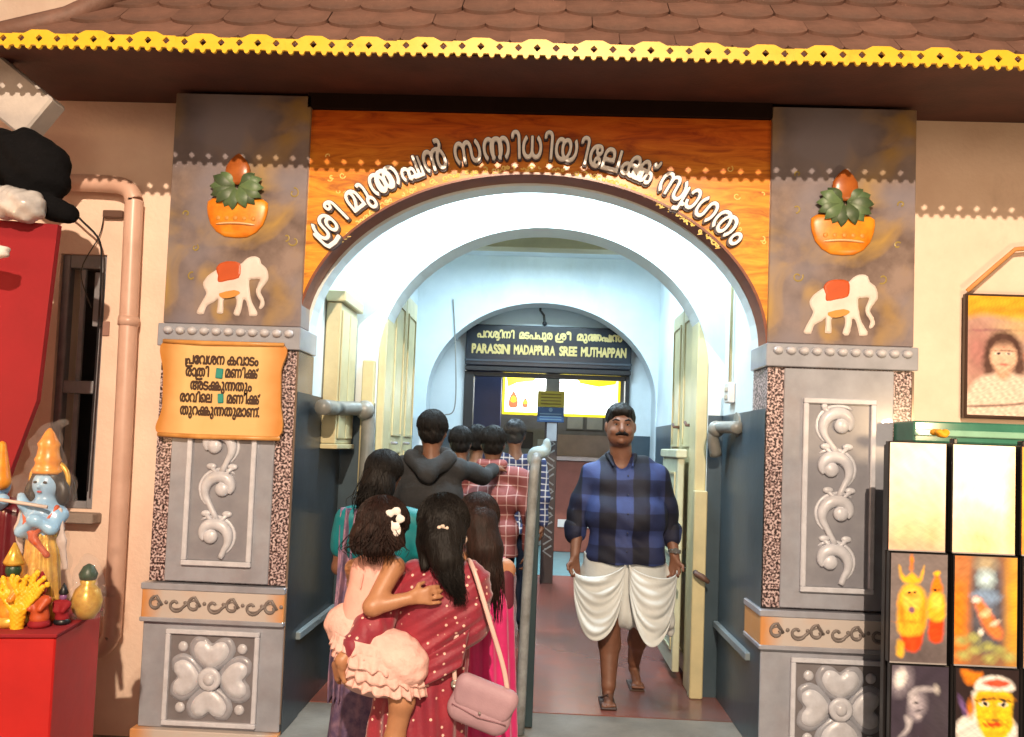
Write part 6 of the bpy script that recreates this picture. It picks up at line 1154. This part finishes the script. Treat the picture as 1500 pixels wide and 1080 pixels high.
def ruff(F, X, Y, Z):
    n1 = np.sin(X*48+1.6*np.sin(Z*31))*np.sin(Z*62+1.3*np.sin(X*40+Y*30))
    n2 = np.sin(X*120+Z*50+2*np.sin(Z*40))
    hem = .735+.45*0
    return F+(.0045*n1+.0015*n2)*np.clip((.60-Z)*9, .25, 1)
rf_.do(ruff).do(lambda F, X, Y, Z: np.maximum(F, (.335-.10*(X-.05)+.006*np.sin(X*90))-Z+0*F)).build('ruffled_skirt', mRuffle, ch, .0058)
for zc_, cx_, rx_, ry_ in ((.945, -.560, .125, .095), (.905, -.535, .142, .108), (.865, -.515, .145, .108), (.828, -.505, .138, .103)):
    sheet(lambda u, v: C(cx_+(rx_+.012*v+.007*v*math.sin(u*2*PI*23+zc_*40)+.003*math.sin(u*2*PI*51))*math.cos(2*PI*u), 2.865+(ry_+.012*v+.007*v*math.sin(u*2*PI*23+zc_*40))*math.sin(2*PI*u), zc_+.004-.048*v+.006*v*math.sin(u*2*PI*17)-.16*(rx_*math.cos(2*PI*u))), 180, 7, 'ruffle', mRuffle, ch, .002)
Form().cone(C(-.585, 2.875, .82), C(-.45, 2.84, .81), .07, .062, .03).do(folds(.003, 60)).build('underskirt', mat('pale_lining', (.62, .42, .42), .6), ch, .007)
Form().ell(C(-.545, 2.905, 1.345), (.088, .098, .088)).ell(C(-.565, 2.85, 1.30), (.082, .05, .065), .03).cone(C(-.60, 2.87, 1.27), C(-.50, 2.86, 1.275), .05, .045, .03).ell(C(-.50, 3.02, 1.31), (.08, .07, .07), .02, sub=True).do(lambda F, X, Y, Z: F+.0015*np.sin(X*110+Z*18+Y*30)).do(lambda F, X, Y, Z: np.maximum(F, (.80+.012*np.sin(X*95)+.006*np.sin(X*230))-Z+0*F)).build('hair', mHairB, ch, .0055)
strands(ch, C(-.545, 2.905, 1.345), (.092, .102, .092), [C(-.555, 2.83, 1.30), C(-.56, 2.815, 1.26), C(-.555, 2.82, 1.225)], 560, mHairB, 7, .0013, .05, wob=.003)
fl = Form()
for k in range(5): a_ = k*1.257; fl.ell((.021*math.cos(a_), 0, .028*math.sin(a_)), (.017, .006, .015), .003)
fl.build('flower_clip', mat('white_fabric_flower', (.85, .78, .74), .6), ch, .004, loc=C(-.490, 2.818, 1.365)); 
Form().ell(C(-.482, 2.823, 1.325), (.018, .007, .022), .003).ell(C(-.50, 2.82, 1.335), (.014, .006, .012), .003).build('flower_clip', mat('white_fabric_flower', (.85, .78, .74), .6), ch, .004)
# ---- shoulder bag
bg = thing('shoulder_bag', 'dusty pink leather flap bag hanging from the saree woman\'s right shoulder', 'bag', (-.165, 2.875, .735), rot=(0, R(19), 0))
Form().cone((-.062, 0, -.035), (.062, 0, -.035), .052, .052, .01, flat=((0, 1, 0), .62)).cone((-.068, 0, .04), (.068, 0, .04), .042, .042, .03, flat=((0, 1, 0), .7)).build('bag_body', mBag, bg, .005)
Form().cone((-.078, -.012, .052), (.078, -.012, .052), .034, .034, .01, flat=((0, 1, 0), .8)).cone((-.07, -.022, .0), (.07, -.022, .0), .03, .03, .03, flat=((0, 1, 0), .45)).build('flap', mBag, bg, .005)
MB().tube([(-.1, -.03, -.028), (0, -.042, -.034), (.1, -.03, -.028)], .0022, 5).build('seam', mat('bag_seam', (.3, .15, .18), .5), bg, smooth=True); MB().ball((0, -.044, -.018), .005, 8).build('clasp', mat('steel_watch', (.5, .48, .45), .25, metal=.8), bg, smooth=True)
mi = Matrix.Rotation(R(-19), 3, 'Y'); lp = lambda x, y, z: tuple(mi @ Vector((x+.165, y-2.875, z-.735)))
MB().tube([lp(*p) for p in spline([(-.075, 2.872, .75), (-.095, 2.865, .86), (-.15, 2.868, 1.02), (-.205, 2.885, 1.17), (-.232, 2.93, 1.215), (-.245, 3.0, 1.205)], 6)], .0085, 8, flat=.45).build('strap', mStrap, bg, smooth=True)
MB().tube([lp(*p) for p in spline([(-.262, 2.87, .80), (-.272, 2.885, .9), (-.262, 2.90, .98), (-.25, 2.93, 1.05)], 5)], .008, 8, flat=.45).build('strap', mStrap, bg, smooth=True)
for p in ((-.075, 2.872, .752), (-.262, 2.87, .80)): MB().lathe([(.012, -.003), (.016, 0), (.012, .003), (.008, 0)], n=12).build('ring', mat('steel_watch', (.5, .48, .45), .25, metal=.8), bg, lp(*p), (PI/2, 0, 0), True)
# ================================================================ LIGHTS
def lamp(name, typ, loc, e, col, size=.1, rot=None, sy=None, parent=None):
    l = bpy.data.lights.new(name, typ); l.energy = e; l.color = col
    if typ == 'AREA': l.size = size; l.shape = 'RECTANGLE'; l.size_y = sy or size
    else: l.shadow_soft_size = size
    o = bpy.data.objects.new(name, l); COL.objects.link(o); o.location = loc
    if rot: o.rotation_euler = rot
    if parent: o.parent = parent
    return o
fl_ = thing('flood_lamp', 'warm flood lamp on a pole across the lane behind the viewer', 'lamp', (.1, -3.2, 0)); MB().tube([(0, 0, 0), (0, 0, 5.3)], .04, 10).build('pole', mGreyMetal, fl_); MB().bbox(-.12, .12, -.05, -.0, 5.05, 5.25).build('housing', mGreyMetal, fl_)
lamp('flood_light', 'POINT', (.1, -3.05, 5.15), 3250, (1, .77, .56), .045)
lamp('soft_fill_light', 'AREA', (.5, -4.2, 2.9), 165, (1, .74, .52), 4.0, (R(82), 0, 0), 1.6)  # added fill: unseen warm area lamp that softens contrast across the front
lamp('stall_bulb_light', 'POINT', (2.20, 2.95, 1.85), 40, (1, .68, .38), .04)
lamp('left_stall_bulb_light', 'POINT', (-2.75, 2.5, 1.75), 28, (1, .58, .28), .04)
lamp('tube_light_beam', 'AREA', (0, 4.71, 3.41), 74, (.74, .92, 1), 1.2, None, .1)
lamp('tube_light_beam', 'AREA', (0, 6.85, 3.41), 96, (.62, .84, 1), 1.2, None, .1)
lamp('hall_light', 'AREA', (0, 10, 2.95), 150, (.8, .9, 1), .3, None, 1.2)
